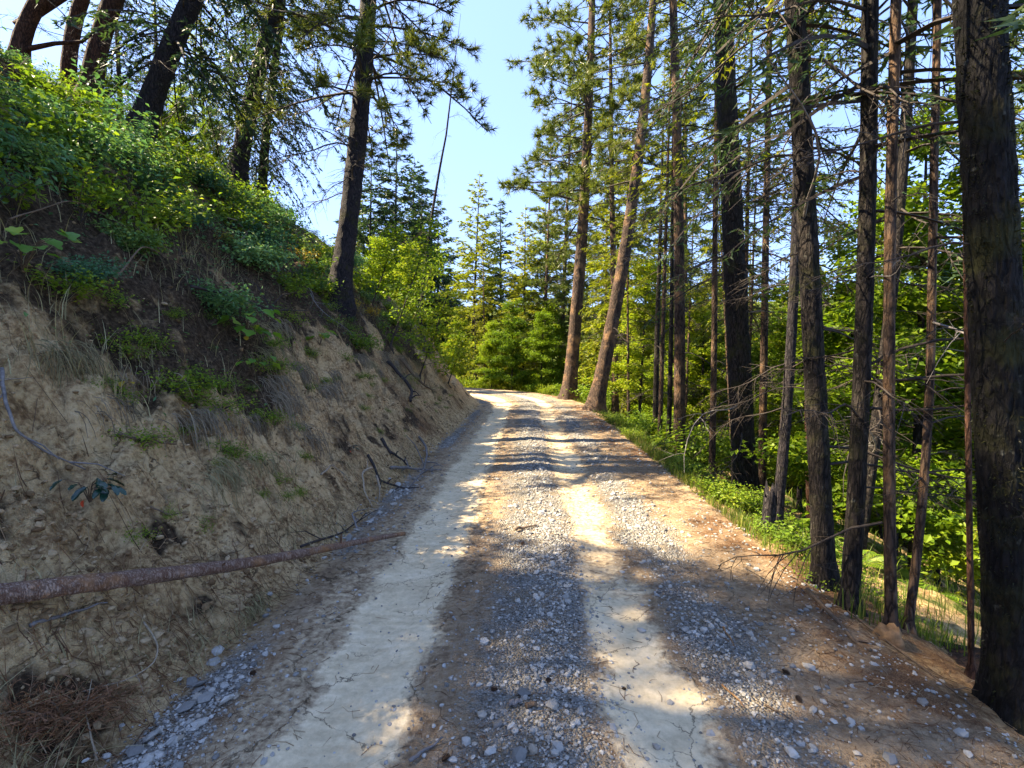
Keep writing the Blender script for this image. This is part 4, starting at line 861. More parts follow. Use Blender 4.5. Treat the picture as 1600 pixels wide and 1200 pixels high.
for px, py, m, s_, lab in ((315, 600, LOW[0], 1.0, 'light green creeping plant hanging over the root fringe in the middle of the bank'), (345, 640, LOW[1], .9, 'light green creeping plant lowest on the root fringe'), (290, 630, LOW[2], .8, 'light green sprigs left on the root fringe'), (345, 705, LOW[1], .7, 'small green plant at the foot of the root fringe'), (470, 715, LOW[0], .5, 'tiny green sprout alone on bare soil'), (420, 650, LOW[2], .7, 'pale green tuft right of the root fringe'), (235, 545, LOW[0], .7, 'yellow-green sprig hanging below the dark shrubs'), (100, 468, SHB[1], .7, 'yellow-green sprig at the upper edge of the bare soil'), (575, 590, LOW[1], .6, 'small plant on the bare soil far along the bank'), (395, 720, LOW[2], .5, 'grey-green tuft low on the bank beside the small green plant'),
                          (478, 412, SHY[0], 1.15, 'golden yellow bush up the bank left of the lone pine'), (548, 485, SHY[1], .9, 'small yellow bush at the foot of the lone pine'), (30, 255, SHY[0], .5, 'yellow leaved sprig high on the bank at its near end'), (560, 545, SHB[2], 1.0, 'bright shrub below the lone pine'), (440, 340, SHB[0], 1.4, 'bright green bush on the skyline of the bank'), (410, 310, SHB[1], 1.3, 'bright green bush under the leaning dark trunks')):
    p = hit(px, py); plant('shrub' if m in SHB + SHY else 'creeping_plant', m, p, lab, 'shrub' if m in SHB + SHY else 'plant', 'single plants on the bank', rng, s_)
rng = np.random.RandomState(91)
for i in range(64):
    s = math.exp(rng.uniform(math.log(2.6), math.log(14))); u = -rng.uniform(2.0, 3.4); x, y = [float(a) for a in road_xy(np.array(s), np.array(u))]
    w = ('near the curved grey stick', 'below the root fringe', 'towards the bank corner')[(s > 3.6) + (s > 6.5)] + (', upper part' if u < -2.6 else ', lower part')
    plant('creeping_plant', LOW[rng.randint(3)], (x, y, hz(x, y)), 'small green sprout on the bare bank ' + w, 'plant', 'sprouts on the bare bank', rng, rng.uniform(.3, .9) * (.6 + .5 * (u < -2.6)))
SHT = [shrub_mesh(260 + i, .30, .75, 9, 22, .075, .05, M['bright_shrub'] if i else M['shrub']) for i in range(3)]
for i in range(34):
    s = math.exp(rng.uniform(math.log(3.0), math.log(14))); u = -rng.uniform(3.5, 6.2) if s > 3.4 else -rng.uniform(3.4, 4.4); x, y = [float(a) for a in road_xy(np.array(s), np.array(u))]
    w = ('at the near end', 'above the root fringe', 'below the leaning trunks', 'about the lone pine')[(s > 3.2) + (s > 5.5) + (s > 9)]
    plant('tall_shrub', SHT[rng.randint(3)], (x, y, hz(x, y)), 'upright broad-leaved stems standing over the low shrubs ' + w, 'shrub', 'upright stems on the bank', rng, rng.uniform(.6, 1.2))
for i in range(30):
    s = math.exp(rng.uniform(math.log(1.9), math.log(13))); u = -rng.uniform(3.4, 7.6); x, y = [float(a) for a in road_xy(np.array(s), np.array(u))]
    w = ('at the near end', 'above the root fringe', 'below the leaning trunks', 'about the lone pine')[(s > 3.2) + (s > 5.5) + (s > 9)]; L_ = rng.uniform(.7, 1.7); pale = rng.uniform() < .35
    a = rng.normal(-.2, .9); x2, y2 = x + math.cos(a) * L_, y + math.sin(a) * L_
    o = obj('fallen_branch', DEAD_PALE[rng.randint(3)] if pale else DEAD[rng.randint(8)], None, (x, y, hz(x, y) + .10), (rng.uniform(0, 6.28), -math.atan2(hz(x2, y2) - hz(x, y), L_), a), (L_, L_, L_ * .35))
    tag(o, ('pale' if pale else 'dark') + ' dead branch with bare twigs lying among the bank plants ' + w, 'branch', 'dead branches on the bank')
for i in range(22):
    s = math.exp(rng.uniform(math.log(2.2), math.log(14))); u = -rng.uniform(3.5, 6.8); x, y = [float(a) for a in road_xy(np.array(s), np.array(u))]
    w = ('at the near end', 'above the root fringe', 'below the leaning trunks', 'about the lone pine')[(s > 3.2) + (s > 5.5) + (s > 9)]
    plant('shrub', SHY[rng.randint(2)] if i < 9 else LOW[rng.randint(3)], (x, y, hz(x, y) + .05), ('small yellowing shrub' if i < 9 else 'light green low plant') + ' among the bank shrubs ' + w, 'shrub', 'mixed plants of the bank', rng, rng.uniform(.4, .9))
# big-leaved plants: every leaf a part
def leaf_plate(mat, L=1.0, W=.85, lobes=5, seed=0):
    rng = np.random.RandomState(seed); n = 21; th = np.linspace(-math.pi * .93, math.pi * .93, n)
    r = .5 * (1 + .16 * np.cos(th * lobes)) * (1 - .12 * np.abs(th) / math.pi) * rng.uniform(.95, 1.05, n)
    V = [(.42, 0, .0)] + [(.42 + r[i] * math.cos(th[i]) * L, r[i] * math.sin(th[i]) * W, .10 * abs(math.sin(th[i])) - .14 * max(0, math.cos(th[i])) ** 2 + .02 * math.sin(th[i] * 7)) for i in range(n)] + [(0, 0, .0)]
    T = [(0, i, i + 1) for i in range(1, n)] + [(0, n, n + 1), (0, n + 1, 1)]
    return mesh('leaf', V, None, T, [mat])
BIGL = [leaf_plate(M['big_leaf'], 1, .9, 5, i) for i in range(3)]; GLOSS = [leaf_plate(M['gloss_leaf'], 1.05, .48, 1, i) for i in range(2)]; REDL = leaf_plate(M['red_leaf'], 1, .34, 1, 9); YELL = leaf_plate(M['yellow'], 1, .7, 1, 4)
def big_leaf_plant(px, py, n, size, spread, label, lm, name='broad_leaved_plant', seed=0, extra=None):
    rng = np.random.RandomState(seed); p = hit(px, py); o = root(name, p, label, 'plant', 'large-leaved plants on the bank'); g = []
    for i in range(n):
        a = rng.normal(-.2, 1.3); rr = spread * rng.uniform(.25, 1); q = np.array([math.cos(a) * rr * .9 + .05, math.sin(a) * rr, .05 + spread * rng.uniform(.1, .8)])
        g.append([(0, 0, 0), q * np.array([.4, .4, .75]), q])
        obj('leaf', lm[rng.randint(len(lm))], o, q, (rng.normal(0, .3), rng.uniform(.05, .6), a + rng.normal(0, .4)), size * rng.uniform(.65, 1.2))
    V, Q = tubes(np.array(g), np.broadcast_to(np.array([.004, .003, .002]), (n, 3)), 4); obj('stem', mesh('stem', V, Q, None, [M['brown_wood']]), o)
    if extra: l = obj('leaf', extra, o, (.05, -.09, .04), (.5, .5, -.9), size * .6); l['label'] = 'orange-red dying leaf'
big_leaf_plant(385, 535, 16, .13, .36, 'clump of large bright green leaves beside a yellowing leaf on the bank', BIGL, seed=1, extra=YELL)
big_leaf_plant(395, 590, 6, .11, .22, 'drooping large green leaves just below the biggest leafy clump', BIGL, seed=2)
big_leaf_plant(500, 540, 7, .17, .25, 'few large green leaves standing alone nearer the lone pine', BIGL, seed=3)
big_leaf_plant(35, 425, 9, .13, .32, 'spray of large green leaves over the tangle at the near end of the bank', BIGL, seed=4)
big_leaf_plant(372, 360, 6, .20, .35, 'very large yellow-green leaves high on the bank', BIGL, seed=5)
big_leaf_plant(430, 345, 7, .18, .4, 'large leaves on the skyline under the leaning dark trunks', BIGL, seed=6)
big_leaf_plant(140, 785, 15, .085, .15, 'glossy dark green plant with one red leaf on the bare lower bank', GLOSS, 'glossy_leaved_plant', 7, REDL)
big_leaf_plant(545, 708, 4, .05, .08, 'tiny dark leaved sprout with a red leaf low on the far bank', GLOSS, 'glossy_leaved_plant', 8, REDL)
big_leaf_plant(188, 612, 2, .06, .05, 'two small yellow leaves on the bare soil below the dark shrubs', [YELL], 'seedling', 9)
big_leaf_plant(640, 470, 14, .16, .7, 'leafy maple sprout with level green leaves at the far end of the bank', BIGL, seed=10)
# arching maple saplings at the bank corner
for i, (px, py, H, lab) in enumerate(((655, 590, 2.6, 'arching green maple sapling leaning from the bank corner over the road'), (610, 540, 3.0, 'taller green maple sapling behind the arching one'), (700, 600, 1.6, 'low leafy sapling at the very corner of the bank'), (640, 520, 3.2, 'dense leafy sapling between the lone pine and the bank corner'), (580, 480, 2.2, 'leafy sapling right behind the foot of the lone pine'))):
    p = hit(px, py); f = (lambda h, k=.35: np.stack([np.asarray(h) * k, np.asarray(h) * .05, np.asarray(h)], -1))
    o = root('maple_sapling', p, lab, 'sapling', 'maple saplings on the bank'); obj('trunk', trunk_mesh(f, H, .022, M['twig'], 20, 7, .03, i, .2), o)
    obj('crown', leafy_crown(300 + i, f, H, .25, 1.1, 26, 11, .085, .07, [M['bright_shrub'] if i % 2 else M['leafy'], M['twig']], .14, .35), o)
# root and dry grass fringes that hang from the sod
EXTRA_TUFTS = np.random.RandomState(92)
def fringe(seed, n, L, W, mat, r=.003, droop=1.0):
    rng = np.random.RandomState(seed); k = 7; q = np.linspace(0, 1, k); l = L * rng.uniform(.45, 1.1, n)
    out = rng.uniform(.25, .6, n); lat = rng.normal(0, .25, n); y0 = rng.normal(0, W, n); w1 = rng.normal(0, .06, (n, k)).cumsum(1) * .35; w2 = rng.normal(0, .06, (n, k)).cumsum(1) * .3
    P = np.stack([l[:, None] * (out[:, None] * q * (1.5 - .6 * q)) + w1 * L, y0[:, None] + l[:, None] * lat[:, None] * q + w2 * L, l[:, None] * (.14 * q - droop * q ** 1.7) + rng.uniform(-.04, .08, (n, 1))], -1)
    V, Q = tubes(P, r * rng.uniform(.5, 1.3, (n, 1)) * np.linspace(1.1, .5, k)[None], 3)
    return mesh('strands', V, Q, None, [mat])
for i, (px, py, n_, L_, W_, m_, lab) in enumerate(((100, 552, 90, .30, .10, 'dry_grass', 'pale tuft of dry grass hanging from the sod at the near end of the bank'), (320, 655, 150, .34, .17, 'root_mat', 'thick fringe of grey roots hanging in the middle of the bank'), (235, 560, 60, .22, .12, 'dry_grass', 'sparse dry grass hanging left above the root fringe'), (430, 600, 90, .40, .15, 'root_mat', 'dark hanging roots below the biggest leafy clump'), (140, 575, 45, .26, .1, 'dry_grass', 'thin dry grass beside the pale tuft'), (560, 560, 80, .5, .22, 'root_mat', 'hanging roots under the lone pine'), (395, 660, 50, .24, .12, 'root_mat', 'short dark rootlets right of the thick root fringe'), (500, 440, 60, .35, .2, 'dry_grass', 'dry grass beside the golden yellow bush'), (625, 560, 60, .6, .25, 'root_mat', 'dark roots hanging at the far end of the bank'), (395, 955, 60, .16, .07, 'dry_grass', 'low dry greenish grass below the fallen pole at the road edge'))):
    p = hit(px, py); o = root('hanging_tuft', p, lab, 'tuft', 'tufts hanging from the bank'); tag(obj('strands', fringe(400 + i, n_, L_, W_, M[m_]), o), kind='stuff')
for i in range(34):
    s = math.exp(EXTRA_TUFTS.uniform(math.log(2.4), math.log(13))); u = float(veg_edge(s)) + EXTRA_TUFTS.uniform(-.15, .45); x, y = [float(a) for a in road_xy(np.array(s), np.array(u))]
    dry = EXTRA_TUFTS.uniform() < .4; w = ('near the curved grey stick', 'round the root fringe', 'towards the bank corner')[(s > 3.4) + (s > 6.5)]
    o = root('hanging_tuft', (x, y, hz(x, y)), ('dry grass tuft' if dry else 'tuft of rootlets') + ' hanging over the edge of the sod ' + w, 'tuft', 'tufts hanging from the bank', EXTRA_TUFTS.normal(0, .3))
    tag(obj('strands', fringe(500 + i, 60, EXTRA_TUFTS.uniform(.2, .45), EXTRA_TUFTS.uniform(.1, .25), M['dry_grass' if dry else 'root_mat']), o), kind='stuff')
# moss carpets of small herbs and grass (uncountable)
def grass_field(name, seed, s, u, L, wd, mat, label, lean=.4):
    rng = np.random.RandomState(seed); x, y = road_xy(s, u); n = len(x); a = rng.uniform(0, 6.28, n); P0 = np.stack([x, y, heights(x, y) - .005], -1); k = 4; q = np.linspace(0, 1, k)
    d = np.stack([np.cos(a), np.sin(a), 0 * a], -1) * rng.uniform(.2, 1, (n, 1)) * lean; w = np.stack([-np.sin(a), np.cos(a), 0 * a], -1)
    C = P0[:, None] + d[:, None] * (L[:, None] * q ** 1.8)[..., None]; C[..., 2] += L[:, None] * (q - .25 * q ** 2)
    ww = wd[:, None] * np.array([1, .9, .6, .06]); V = np.stack([C - w[:, None] * ww[..., None] * .5, C + w[:, None] * ww[..., None] * .5], 2).reshape(-1, 3)
    b = (np.arange(n) * 2 * k)[:, None] + np.arange(k - 1)[None] * 2; Q = np.stack([b, b + 1, b + 3, b + 2], -1).reshape(-1, 4)
    tag(obj(name, mesh(name, V, Q, None, [mat], smooth=True)), label, None, None, 'stuff')
rng = np.random.RandomState(66)
n = 16000; s = np.exp(rng.uniform(math.log(2.9), math.log(24), n)); u = 2.02 + np.abs(rng.normal(0, .5, n)); k = rng.uniform(size=n) < .5 + 1.1 * fbm(s * .7, u * .7, 9, 2) ; s, u = s[k], u[k]
grass_field('verge_grass', 1, s, u, rng.uniform(.04, .20, len(s)) * (1 + .6 * (perlin(s * 1.7, u * 1.7, 3) > .2)), rng.uniform(.003, .008, len(s)), M['grass'], 'bright green grass along the outer edge of the road')
n = 16000; s = 2 + 30 * rng.uniform(size=n) ** 1.3; u = 2.6 + np.abs(rng.uniform(0, 13, n)); k = rng.uniform(size=n) < .5 + .9 * fbm(s * .4, u * .4, 9, 2); s, u = s[k], u[k]
grass_field('slope_grass', 2, s, u, rng.uniform(.12, .4, len(s)), rng.uniform(.4, 1.0, len(s)) * np.clip(.0022 * s, .006, .03), M['grass'], 'sunlit ground cover of grass and herbs under the firs')
n = 14000; s = np.exp(rng.uniform(math.log(1.6), math.log(20), n)); u = -rng.uniform(2.4, 8.6, n); k = (u < veg_edge(s) + .25) & (rng.uniform(size=n) < .45 + fbm(s * .6, u * .6, 4, 2)); s, u = s[k], u[k]
grass_field('bank_grass', 3, s, u, rng.uniform(.12, .4, len(s)), rng.uniform(.003, .007, len(s)), M['dry_grass'], 'dry grass between the shrubs of the upper bank', .9)
# small herbs covering the upper bank
def herb_carpet():
    rng = np.random.RandomState(67); n = 16000; s = np.exp(rng.uniform(math.log(1.5), math.log(22), n)); u = -rng.uniform(2.5, 8.8, n); k = (u < veg_edge(s) + .1) & (rng.uniform(size=n) < .42 + 1.2 * fbm(s * .8, u * .8, 14, 3) - .35 * (u > veg_edge(s) - .35))
    s, u = s[k], u[k]; x, y = road_xy(s, u); n = len(x); P = np.stack([x, y, heights(x, y) + rng.uniform(.0, .16, n)], -1); d = rng.normal(0, 1, (n, 3)); d[:, 2] = d[:, 2] * .3 + .1; d[:, 0] += .5; d = nrm(d)
    V, T = leaves(P, d, rng.uniform(.022, .06, n), rng.uniform(.014, .036, n), nrm(np.array([[.3, 0, 1.]]) + rng.normal(0, .4, (n, 3))))
    tag(obj('herb_undergrowth', mesh('herb_undergrowth', V, None, T, [M['shrub']], smooth=False)), 'carpet of small herbs between the shrubs of the bank', None, None, 'stuff')
herb_carpet()
rng = np.random.RandomState(68); n = 4200; s = np.exp(rng.uniform(math.log(1.4), math.log(11), n)); u = -1.66 - np.abs(rng.normal(0, .38, n)); k = rng.uniform(size=n) < .35 + 1.3 * fbm(s * 1.3, u * 1.3, 5, 2); s, u = s[k], u[k]
grass_field('foot_grass_litter', 4, s, u, rng.uniform(.05, .2, len(s)), rng.uniform(.002, .005, len(s)), M['dry_grass'], 'flattened dry grass and litter along the foot of the bank', 2.2)
rng = np.random.RandomState(78)
for i in range(40):
    s = math.exp(rng.uniform(math.log(3.2), math.log(15))); u = rng.uniform(2.15, 2.9); x, y = [float(a) for a in road_xy(np.array(s), np.array(u))]
    plant('verge_plant', (LOW + SHB)[rng.randint(6)], (x, y, hz(x, y)), 'low leafy green weed on the grassy outer verge ' + ('beside the scaly and lichen-flecked trunks' if s < 5.5 else 'before the furrowed trunk' if s < 9 else 'towards the leaning pine'), 'plant', 'weeds on the outer verge', rng, rng.uniform(.4, .95), 'foliage', 0)
# ferns along the outer edge
def fern_mesh(seed, R=.45, nf=9):
    rng = np.random.RandomState(seed); g = Geo()
    for i in range(nf):
        a = i * 6.283 / nf + rng.normal(0, .2); L = R * rng.uniform(.7, 1.15); m = 15; q = np.linspace(.12, 1, m); up = rng.uniform(.55, .95)
        C = np.stack([np.cos(a) * L * q, np.sin(a) * L * q, L * (up * 1.5 * q - up * q ** 2.2)], -1); t = nrm(np.gradient(C, axis=0)); w = nrm(np.cross(t, np.array([0, 0, 1.])))
        pl = .30 * L * np.sin(np.clip(q * 1.15, 0, 1) * math.pi * .93) ** .8 + .01
        for sgn in (-1, 1):
            dd = nrm(w * sgn + t * .45 + np.array([0, 0, -.15])); V, T = leaves(C, dd, pl, pl * .32 + .006, np.cross(t, w) * -1 + 0 * t); g.add(V, None, T, m=0)
        V, Q = tubes(np.concatenate([np.zeros((1, 3)), C])[None], np.linspace(.004, .001, m + 1)[None], 3); g.add(V, Q, m=1)
    return g.mesh('fronds', [M['fern'], M['twig']], False)
FERN = [fern_mesh(i) for i in range(3)]
rng = np.random.RandomState(77)
FL = 'bright green fern at the outer edge of the road under the firs'
for i in range(64):
    if i < 7: s = rng.uniform(3.8, 5.8); u = rng.uniform(2.5, 3.2)
    elif i < 40: s = rng.uniform(5.5, 16); u = rng.uniform(2.25, 3.3)
    else: s = rng.uniform(3, 14); u = rng.uniform(3.2, 7)
    x, y = [float(a) for a in road_xy(np.array(s), np.array(u))]; fl = 'bright green fern ' + ('beside the scaly and lichen-flecked trunks' if s < 5.8 and u < 3.2 else 'along the road edge beyond the furrowed trunk' if u < 3.31 else 'on the slope below the road edge') + (', nearer half' if s < 8 else ', farther half'); o = root('fern', (x, y, hz(x, y) - .02), fl, 'fern', 'ferns along the outer road edge', rng.uniform(0, 6.28)); sc_ = rng.uniform(.35, .75); o.scale = (sc_,) * 3
    obj('fronds', FERN[rng.randint(3)], o)
# bushes round the outside of the bend and along the verge further on
BUSH = [shrub_mesh(240 + i, .8, .8, 30, 30, .09, .06, M['bright_shrub']) for i in range(2)] + [shrub_mesh(245, .8, .8, 30, 30, .085, .055, M['leafy'])]
for i in range(46):
    if i < 30: s = rng.uniform(17, 34); u = rng.uniform(2.5, 5.5)
    else: s = rng.uniform(9, 17); u = rng.uniform(2.8, 5)
    x, y = [float(a) for a in road_xy(np.array(s), np.array(u))]
    o = root('bush', (x, y, hz(x, y) - .05), 'yellow-green bush in the hedge-like growth round the outside of the bend' if i < 30 else 'yellow-green bush below the far verge under the pines', 'bush', 'bushes round the bend' if i < 30 else 'bushes below the far verge', rng.uniform(0, 6.28)); sc_ = rng.uniform(.6, 1.25); o.scale = (sc_, sc_, sc_ * rng.uniform(.8, 1.4))
    obj('foliage', BUSH[rng.randint(3)], o)

# ------------------------------------------------------------------ the fallen pole and loose sticks
def stick(pxs, wpx, mat, label, name='fallen_branch', lift=.01, sides=7, taper=.35, rows=24, cat='branch', straight_=False, bump=0.0, raise_=None, group=None):
    P = np.array([hit(*p) for p in pxs]); r = .5 * wpx / FPX * P[0][1] * math.cos(math.atan((max(0, pxs[0][0]) - 800) / FPX))
    if straight_:
        q = np.linspace(0, 1, len(P))[:, None]; P = P[0] * (1 - q) + P[-1] * q
    P[:, 2] += r + lift
    if raise_ is not None: P[:, 2] += np.asarray(raise_)
    if straight_:
        q = np.linspace(0, 1, 40); P = np.stack([np.interp(q, np.linspace(0, 1, len(P)), P[:, i]) for i in range(3)], -1); P += np.stack([.02 * np.sin(q * 7), .03 * np.sin(q * 5 + 1), .018 * np.sin(q * 6 + 2)], -1)
    cl = np.concatenate([[0], np.cumsum(np.linalg.norm(np.diff(P, axis=0), axis=1))]); t = np.linspace(0, cl[-1], rows)
    C = np.stack([np.interp(t, cl, P[:, i]) for i in range(3)], -1)
    if not straight_:
        wr = np.random.RandomState(int(abs(pxs[0][0] * 7 + pxs[0][1])) % 9999); wg = wr.normal(0, 1, (rows, 3)) * r * .7
        C[1:-1] += wg[1:-1]
        for _ in range(4): C[1:-1] = .25 * C[:-2] + .5 * C[1:-1] + .25 * C[2:]
    b = C.mean(0); rr = r * np.linspace(1, taper, rows)
    V, Q = tubes((C - b)[None], rr[None], sides)
    if bump:
        V3 = V.reshape(rows, sides, 3); ctr = (C - b)[:, None]; d = V3 - ctr
        th = np.arange(sides) * 2 * math.pi / sides
        k = 1 + bump * perlin(np.cos(th)[None] * 2.2, np.sin(th)[None] * 2.2, t[:, None] * 9) + bump * .5 * perlin(np.cos(th)[None] * 6, np.sin(th)[None] * 6, t[:, None] * 30)
        V = (ctr + d * k[..., None]).reshape(-1, 3)
    tw_ = None
    if not straight_ and cl[-1] > .35:
        k = 3; ii = wr.randint(3, rows - 2, k); dv = nrm(wr.normal(0, 1, (k, 3)) + np.array([.3, 0, .5])); ll = cl[-1] * wr.uniform(.1, .3, k)
        tw_ = tubes(np.stack([C[ii] - b, C[ii] - b + dv * (ll * .5)[:, None], C[ii] - b + dv * ll[:, None] - np.array([0, 0, 1]) * (ll * .25)[:, None]], 1), np.broadcast_to(r * np.array([.5, .35, .15]), (k, 3)), 4)
    n0 = len(V); V = np.concatenate([V, [C[0] - b], [C[-1] - b]])
    T = [(n0, (j + 1) % sides, j) for j in range(sides)] + [(n0 + 1, (rows - 1) * sides + j, (rows - 1) * sides + (j + 1) % sides) for j in range(sides)]
    if tw_ is not None: Q = np.concatenate([Q, tw_[1] + len(V)]); V = np.concatenate([V, tw_[0]])
    me = mesh(name, V, Q, T, [mat]); o = obj(name, me, None, b); tag(o, label, cat, group); return o, C, rr
lo, LC, LR = stick([(-120, 972), (0, 948), (630, 842)], 60, M['bark_log'], 'long fallen pole with flaking pink-brown bark lying from the bank to the road edge', 'fallen_log', -.012, 26, .36, 150, 'log', True, .15)
st = wood_mat('knot_wood', (.06, .03, .02), (.2, .11, .06))
for i, (k, a) in enumerate(((60, .3), (85, 2.6), (110, 1.2))):
    P = (LC[k] - np.array(lo.location)); d = np.array([math.cos(a) * .4, -.2, math.sin(a)]) * .08
    V, Q = tubes(np.array([[P, P + d * .9, P + d * (1 + LR[k] * 14)]]), [[.010, .008, .005]], 6); obj('branch_stub', mesh('branch_stub', V, Q, None, [st]), lo)
G = 'loose sticks on the bank'
stick([(4, 600), (10, 655), (30, 697), (70, 722), (134, 742)], 9, M['grey_wood'], 'grey curved stick hanging down bare soil at the near end of the bank', rows=30, raise_=[.06, .05, .03, .02, .01], group=G)
stick([(48, 986), (110, 967), (168, 948)], 11, M['grey_wood'], 'straight grey stick lying just under the fallen pole', group=G)
stick([(225, 985), (250, 1030), (244, 1062), (200, 1082), (128, 1090)], 4, M['pale_wood'], 'thin pale hooked twig below the fallen pole', raise_=[.02, .06, .06, .04, .01], group=G)
stick([(152, 1195), (134, 1140), (146, 1110)], 5, M['pale_wood'], 'pale straw stalk rising from the heap of red needles', raise_=[.0, .06, .12], group=G)
stick([(0, 612), (30, 606), (52, 603)], 5, M['pale_wood'], 'short pale twig stuck level in the soil above the curved stick', raise_=[.03, .03, .02], group=G)
stick([(582, 752), (567, 760), (568, 778), (582, 796)], 4, M['pale_wood'], 'pale looped root standing up at the foot of the bank', raise_=[.14, .15, .08, .0], group=G)
stick([(588, 760), (594, 775), (592, 788)], 4, M['pale_wood'], 'short pale curl beside the looped root', raise_=[.1, .09, .0], group=G)
stick([(502, 745), (520, 738), (540, 748)], 4, M['pale_wood'], 'bleached arched twig left of the looped root', raise_=[.0, .06, .01], group=G)
stick([(605, 572), (628, 598), (645, 620), (642, 634)], 6, M['dark_root'], 'thick dark root snaking down the far part of the bank', taper=.7, raise_=[.05, .08, .08, .03], group=G)
stick([(625, 570), (655, 605), (682, 618)], 5, M['brown_wood'], 'thin brown branch sloping beside the dark root', raise_=[.1, .08, .03], group=G)
stick([(596, 690), (612, 712), (642, 733)], 6, M['dark_root'], 'dark slanting branch at the toe of the bank', group=G)
stick([(575, 715), (595, 755), (625, 767), (655, 765)], 5, M['dark_root'], 'dark bent branch reaching the stones at the toe of the bank', group=G)
stick([(610, 735), (650, 736), (690, 738)], 6, M['grey_wood'], 'grey branch lying along the stones at the toe of the bank', group=G)
stick([(655, 690), (668, 712), (662, 748), (640, 765)], 4, M['grey_wood'], 'grey forked twig across the stone line', raise_=[.05, .08, .05, 0], group=G)
stick([(470, 858), (530, 838), (590, 800)], 5, M['dark_root'], 'dark branch behind the tip of the fallen pole', group=G)
stick([(560, 832), (548, 812), (575, 800)], 4, M['grey_wood'], 'grey twig over the tip of the fallen pole', raise_=[.0, .05, .01], group=G)
stick([(300, 492), (380, 502), (425, 512), (482, 500)], 6, M['dark_root'], 'dark bare branch laid across the shrubs in the middle of the bank', raise_=[.25, .22, .2, .12], rows=30, group=G)
stick([(180, 470), (225, 430), (300, 455)], 5, M['brown_wood'], 'brown crooked branch in the dark shrubs', raise_=[.15, .25, .2], group=G)
stick([(20, 395), (120, 360), (260, 420)], 4, M['brown_wood'], 'long brown branch lying in the shrubs at the near end of the bank', raise_=[.2, .25, .15], group=G)
stick([(112, 158), (140, 175), (176, 198)], 6, M['grey_wood'], 'pale bare log on the grass at the top of the bank', raise_=[.08, .08, .05], group=G)
stick([(75, 185), (130, 215), (200, 245)], 7, M['grey_wood'], 'grey rotten branch lying down the top of the bank', raise_=[.1, .1, .08], group=G)
stick([(20, 160), (70, 195), (120, 232)], 6, M['dark_root'], 'dark branch lying near the skyline of the bank', raise_=[.12, .12, .1], group=G)
stick([(232, 250), (230, 232), (245, 205)], 5, M['pale_wood'], 'pale broken twig standing at the foot of the thick leaning trunk', raise_=[.0, .25, .4], group=G)
stick([(385, 345), (398, 368), (375, 385)], 5, M['pale_wood'], 'pale curved twig high on the bank among large leaves', raise_=[.2, .15, .05], group=G)
stick([(235, 800), (265, 812), (290, 806)], 4, M['brown_wood'], 'short brown root lying on bare soil above the fallen pole', group=G)
stick([(185, 690), (230, 700), (275, 708)], 10, M['brown_wood'], 'brown root poking out level below the root fringe', raise_=[.0, .02, .03], group=G)
stick([(640, 1198), (660, 1182), (692, 1160)], 8, M['grey_wood'], 'grey stick lying on the road between the tracks closest to the camera', group='loose sticks on the road')
stick([(822, 1112), (836, 1106)], 9, M['brown_wood'], 'short stub of branch on the gravel', taper=.8, group='loose sticks on the road')
stick([(795, 1108), (813, 1102)], 8, M['grey_wood'], 'short grey stub of branch left of the brown one', taper=.8, group='loose sticks on the road')
stick([(1128, 1075), (1160, 1105), (1163, 1112)], 4, M['cut_wood'], 'thin orange splinter on the stones right of the right track', group='loose sticks on the road')
stick([(1130, 985), (1148, 1015)], 4, M['cut_wood'], 'thin pale splinter on the right shoulder further up', group='loose sticks on the road')
stick([(1195, 1108), (1240, 1132)], 4, M['brown_wood'], 'slim brown twig on the right shoulder', group='loose sticks on the road')
stick([(805, 832), (838, 824)], 5, M['brown_wood'], 'brown twig lying across the middle strip in the sun', group='loose sticks on the road')
stick([(1262, 925), (1330, 1000), (1360, 1020)], 9, M['brown_wood'], 'root ridge along the outer lip of the road before the trunks', taper=.6, raise_=[-.01, -.01, -.01], group='loose sticks on the road')
stick([(1325, 960), (1430, 1040), (1520, 1110)], 4, M['brown_wood'], 'long dry branch lying on the slope below the road lip', taper=.5, raise_=[.0, .0, .0], group='loose sticks on the road')
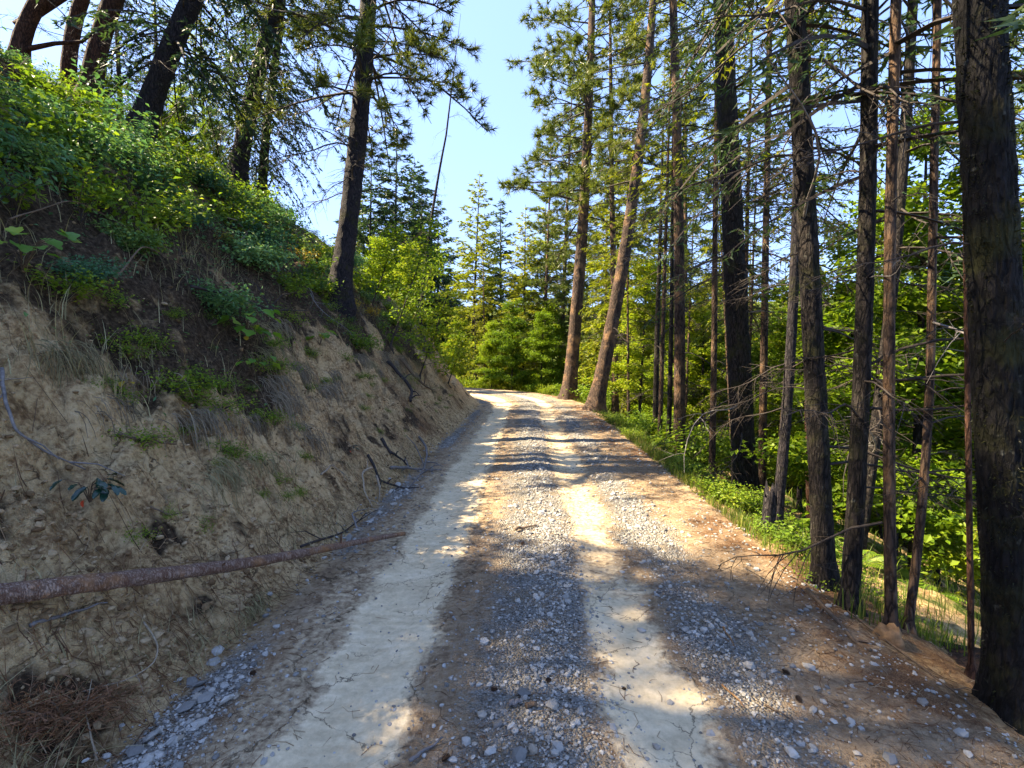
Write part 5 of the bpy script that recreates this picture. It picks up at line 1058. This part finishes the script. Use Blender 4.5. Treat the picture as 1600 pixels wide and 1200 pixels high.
# heap of dead red needles
def red_branch():
    b = hit(105, 1148); o = root('dead_fir_branch', b, 'dead fir branch with rust red needles at the foot of the bank', 'branch'); rng = np.random.RandomState(12)
    e = [hit(185, 1118) - b, hit(200, 1140) - b, hit(30, 1180) - b, hit(-40, 1165) - b, hit(60, 1130) - b]; g = Geo(); lines = []
    for i, q in enumerate(e):
        t = np.linspace(0, 1, 6)[:, None]; C = q[None] * t; C[:, 2] += .04 + .07 * np.sin(t[:, 0] * 2.6); lines.append(C)
    V, Q = tubes(np.array(lines), np.broadcast_to(np.linspace(.006, .002, 6), (len(e), 6)), 5); obj('stem', mesh('stem', V, Q, None, [M['brown_wood']]), o)
    n = 1700; li = rng.randint(0, len(e), n); t = rng.uniform(0, 1, n); A = np.array(lines); i0 = np.clip((t * 5).astype(int), 0, 4); fr = (t * 5 - i0)[:, None]
    p = A[li, i0] * (1 - fr) + A[li, i0 + 1] * fr + rng.normal(0, .055, (n, 3)) * np.array([1, 1, .45]); d = nrm(rng.normal(0, 1, (n, 3)) * np.array([1, 1, .5]) + nrm(A[li, 5] - A[li, 0]) * .9)
    V, T = blades(p, d, rng.uniform(.02, .06, n), np.full(n, .0045), rng.normal(size=(n, 3))); tag(obj('needles', mesh('needles', V, None, T, [M['red_needle']], smooth=False), o), kind='stuff')
red_branch()
# pine cones on the road
def cone_mesh():
    g = Geo(); n = 70; i = np.arange(n); t = i / n; a = i * 2.39996; r = .5 * np.sin(np.clip(t * .9 + .12, 0, 1) * math.pi) ** .7; z = (t - .5) * 1.25
    c = np.stack([np.cos(a) * r * .35, np.sin(a) * r * .35, z], -1); d = nrm(np.stack([np.cos(a), np.sin(a), .5 + 0 * a], -1))
    V, T = leaves(c, d, r * .9 + .06, np.full(n, .24), np.stack([-np.cos(a) * .5, -np.sin(a) * .5, 1 + 0 * a], -1), .1); g.add(V, None, T)
    V, Q = tubes(np.array([[(0, 0, -.62), (0, 0, 0), (0, 0, .6)]]), [[.14, .24, .06]], 7); g.add(V, Q)
    return g.mesh('pine_cone', [M['cone']], False)
CM = cone_mesh(); rng = np.random.RandomState(3)
for px, py, sz, lab in ((772, 1080, .032, 'dark pine cone on the gravel between the tracks'), (697, 1190, .036, 'banded pine cone on the road closest to the camera'), (857, 1067, .03, 'dark pine cone right of the one between the tracks'), (817, 852, .035, 'pine cone in the middle strip near the sunlit patch'), (1228, 1054, .035, 'dark pine cone on the right shoulder'), (1248, 1097, .03, 'pine cone below the dark one on the right shoulder'), (395, 1055, .03, 'small pine cone beside the stone line on the left'), (975, 1080, .02, 'little cone in the right wheel track'), (630, 770, .028, 'cone in the left wheel track far up the road')):
    p = hit(px, py); sz *= .85; tag(obj('pine_cone', CM, None, (p[0], p[1], p[2] + sz * .45), (1.4 + rng.normal(0, .2), rng.normal(0, .4), rng.uniform(0, 6)), sz), lab, 'pine cone', 'pine cones on the road')
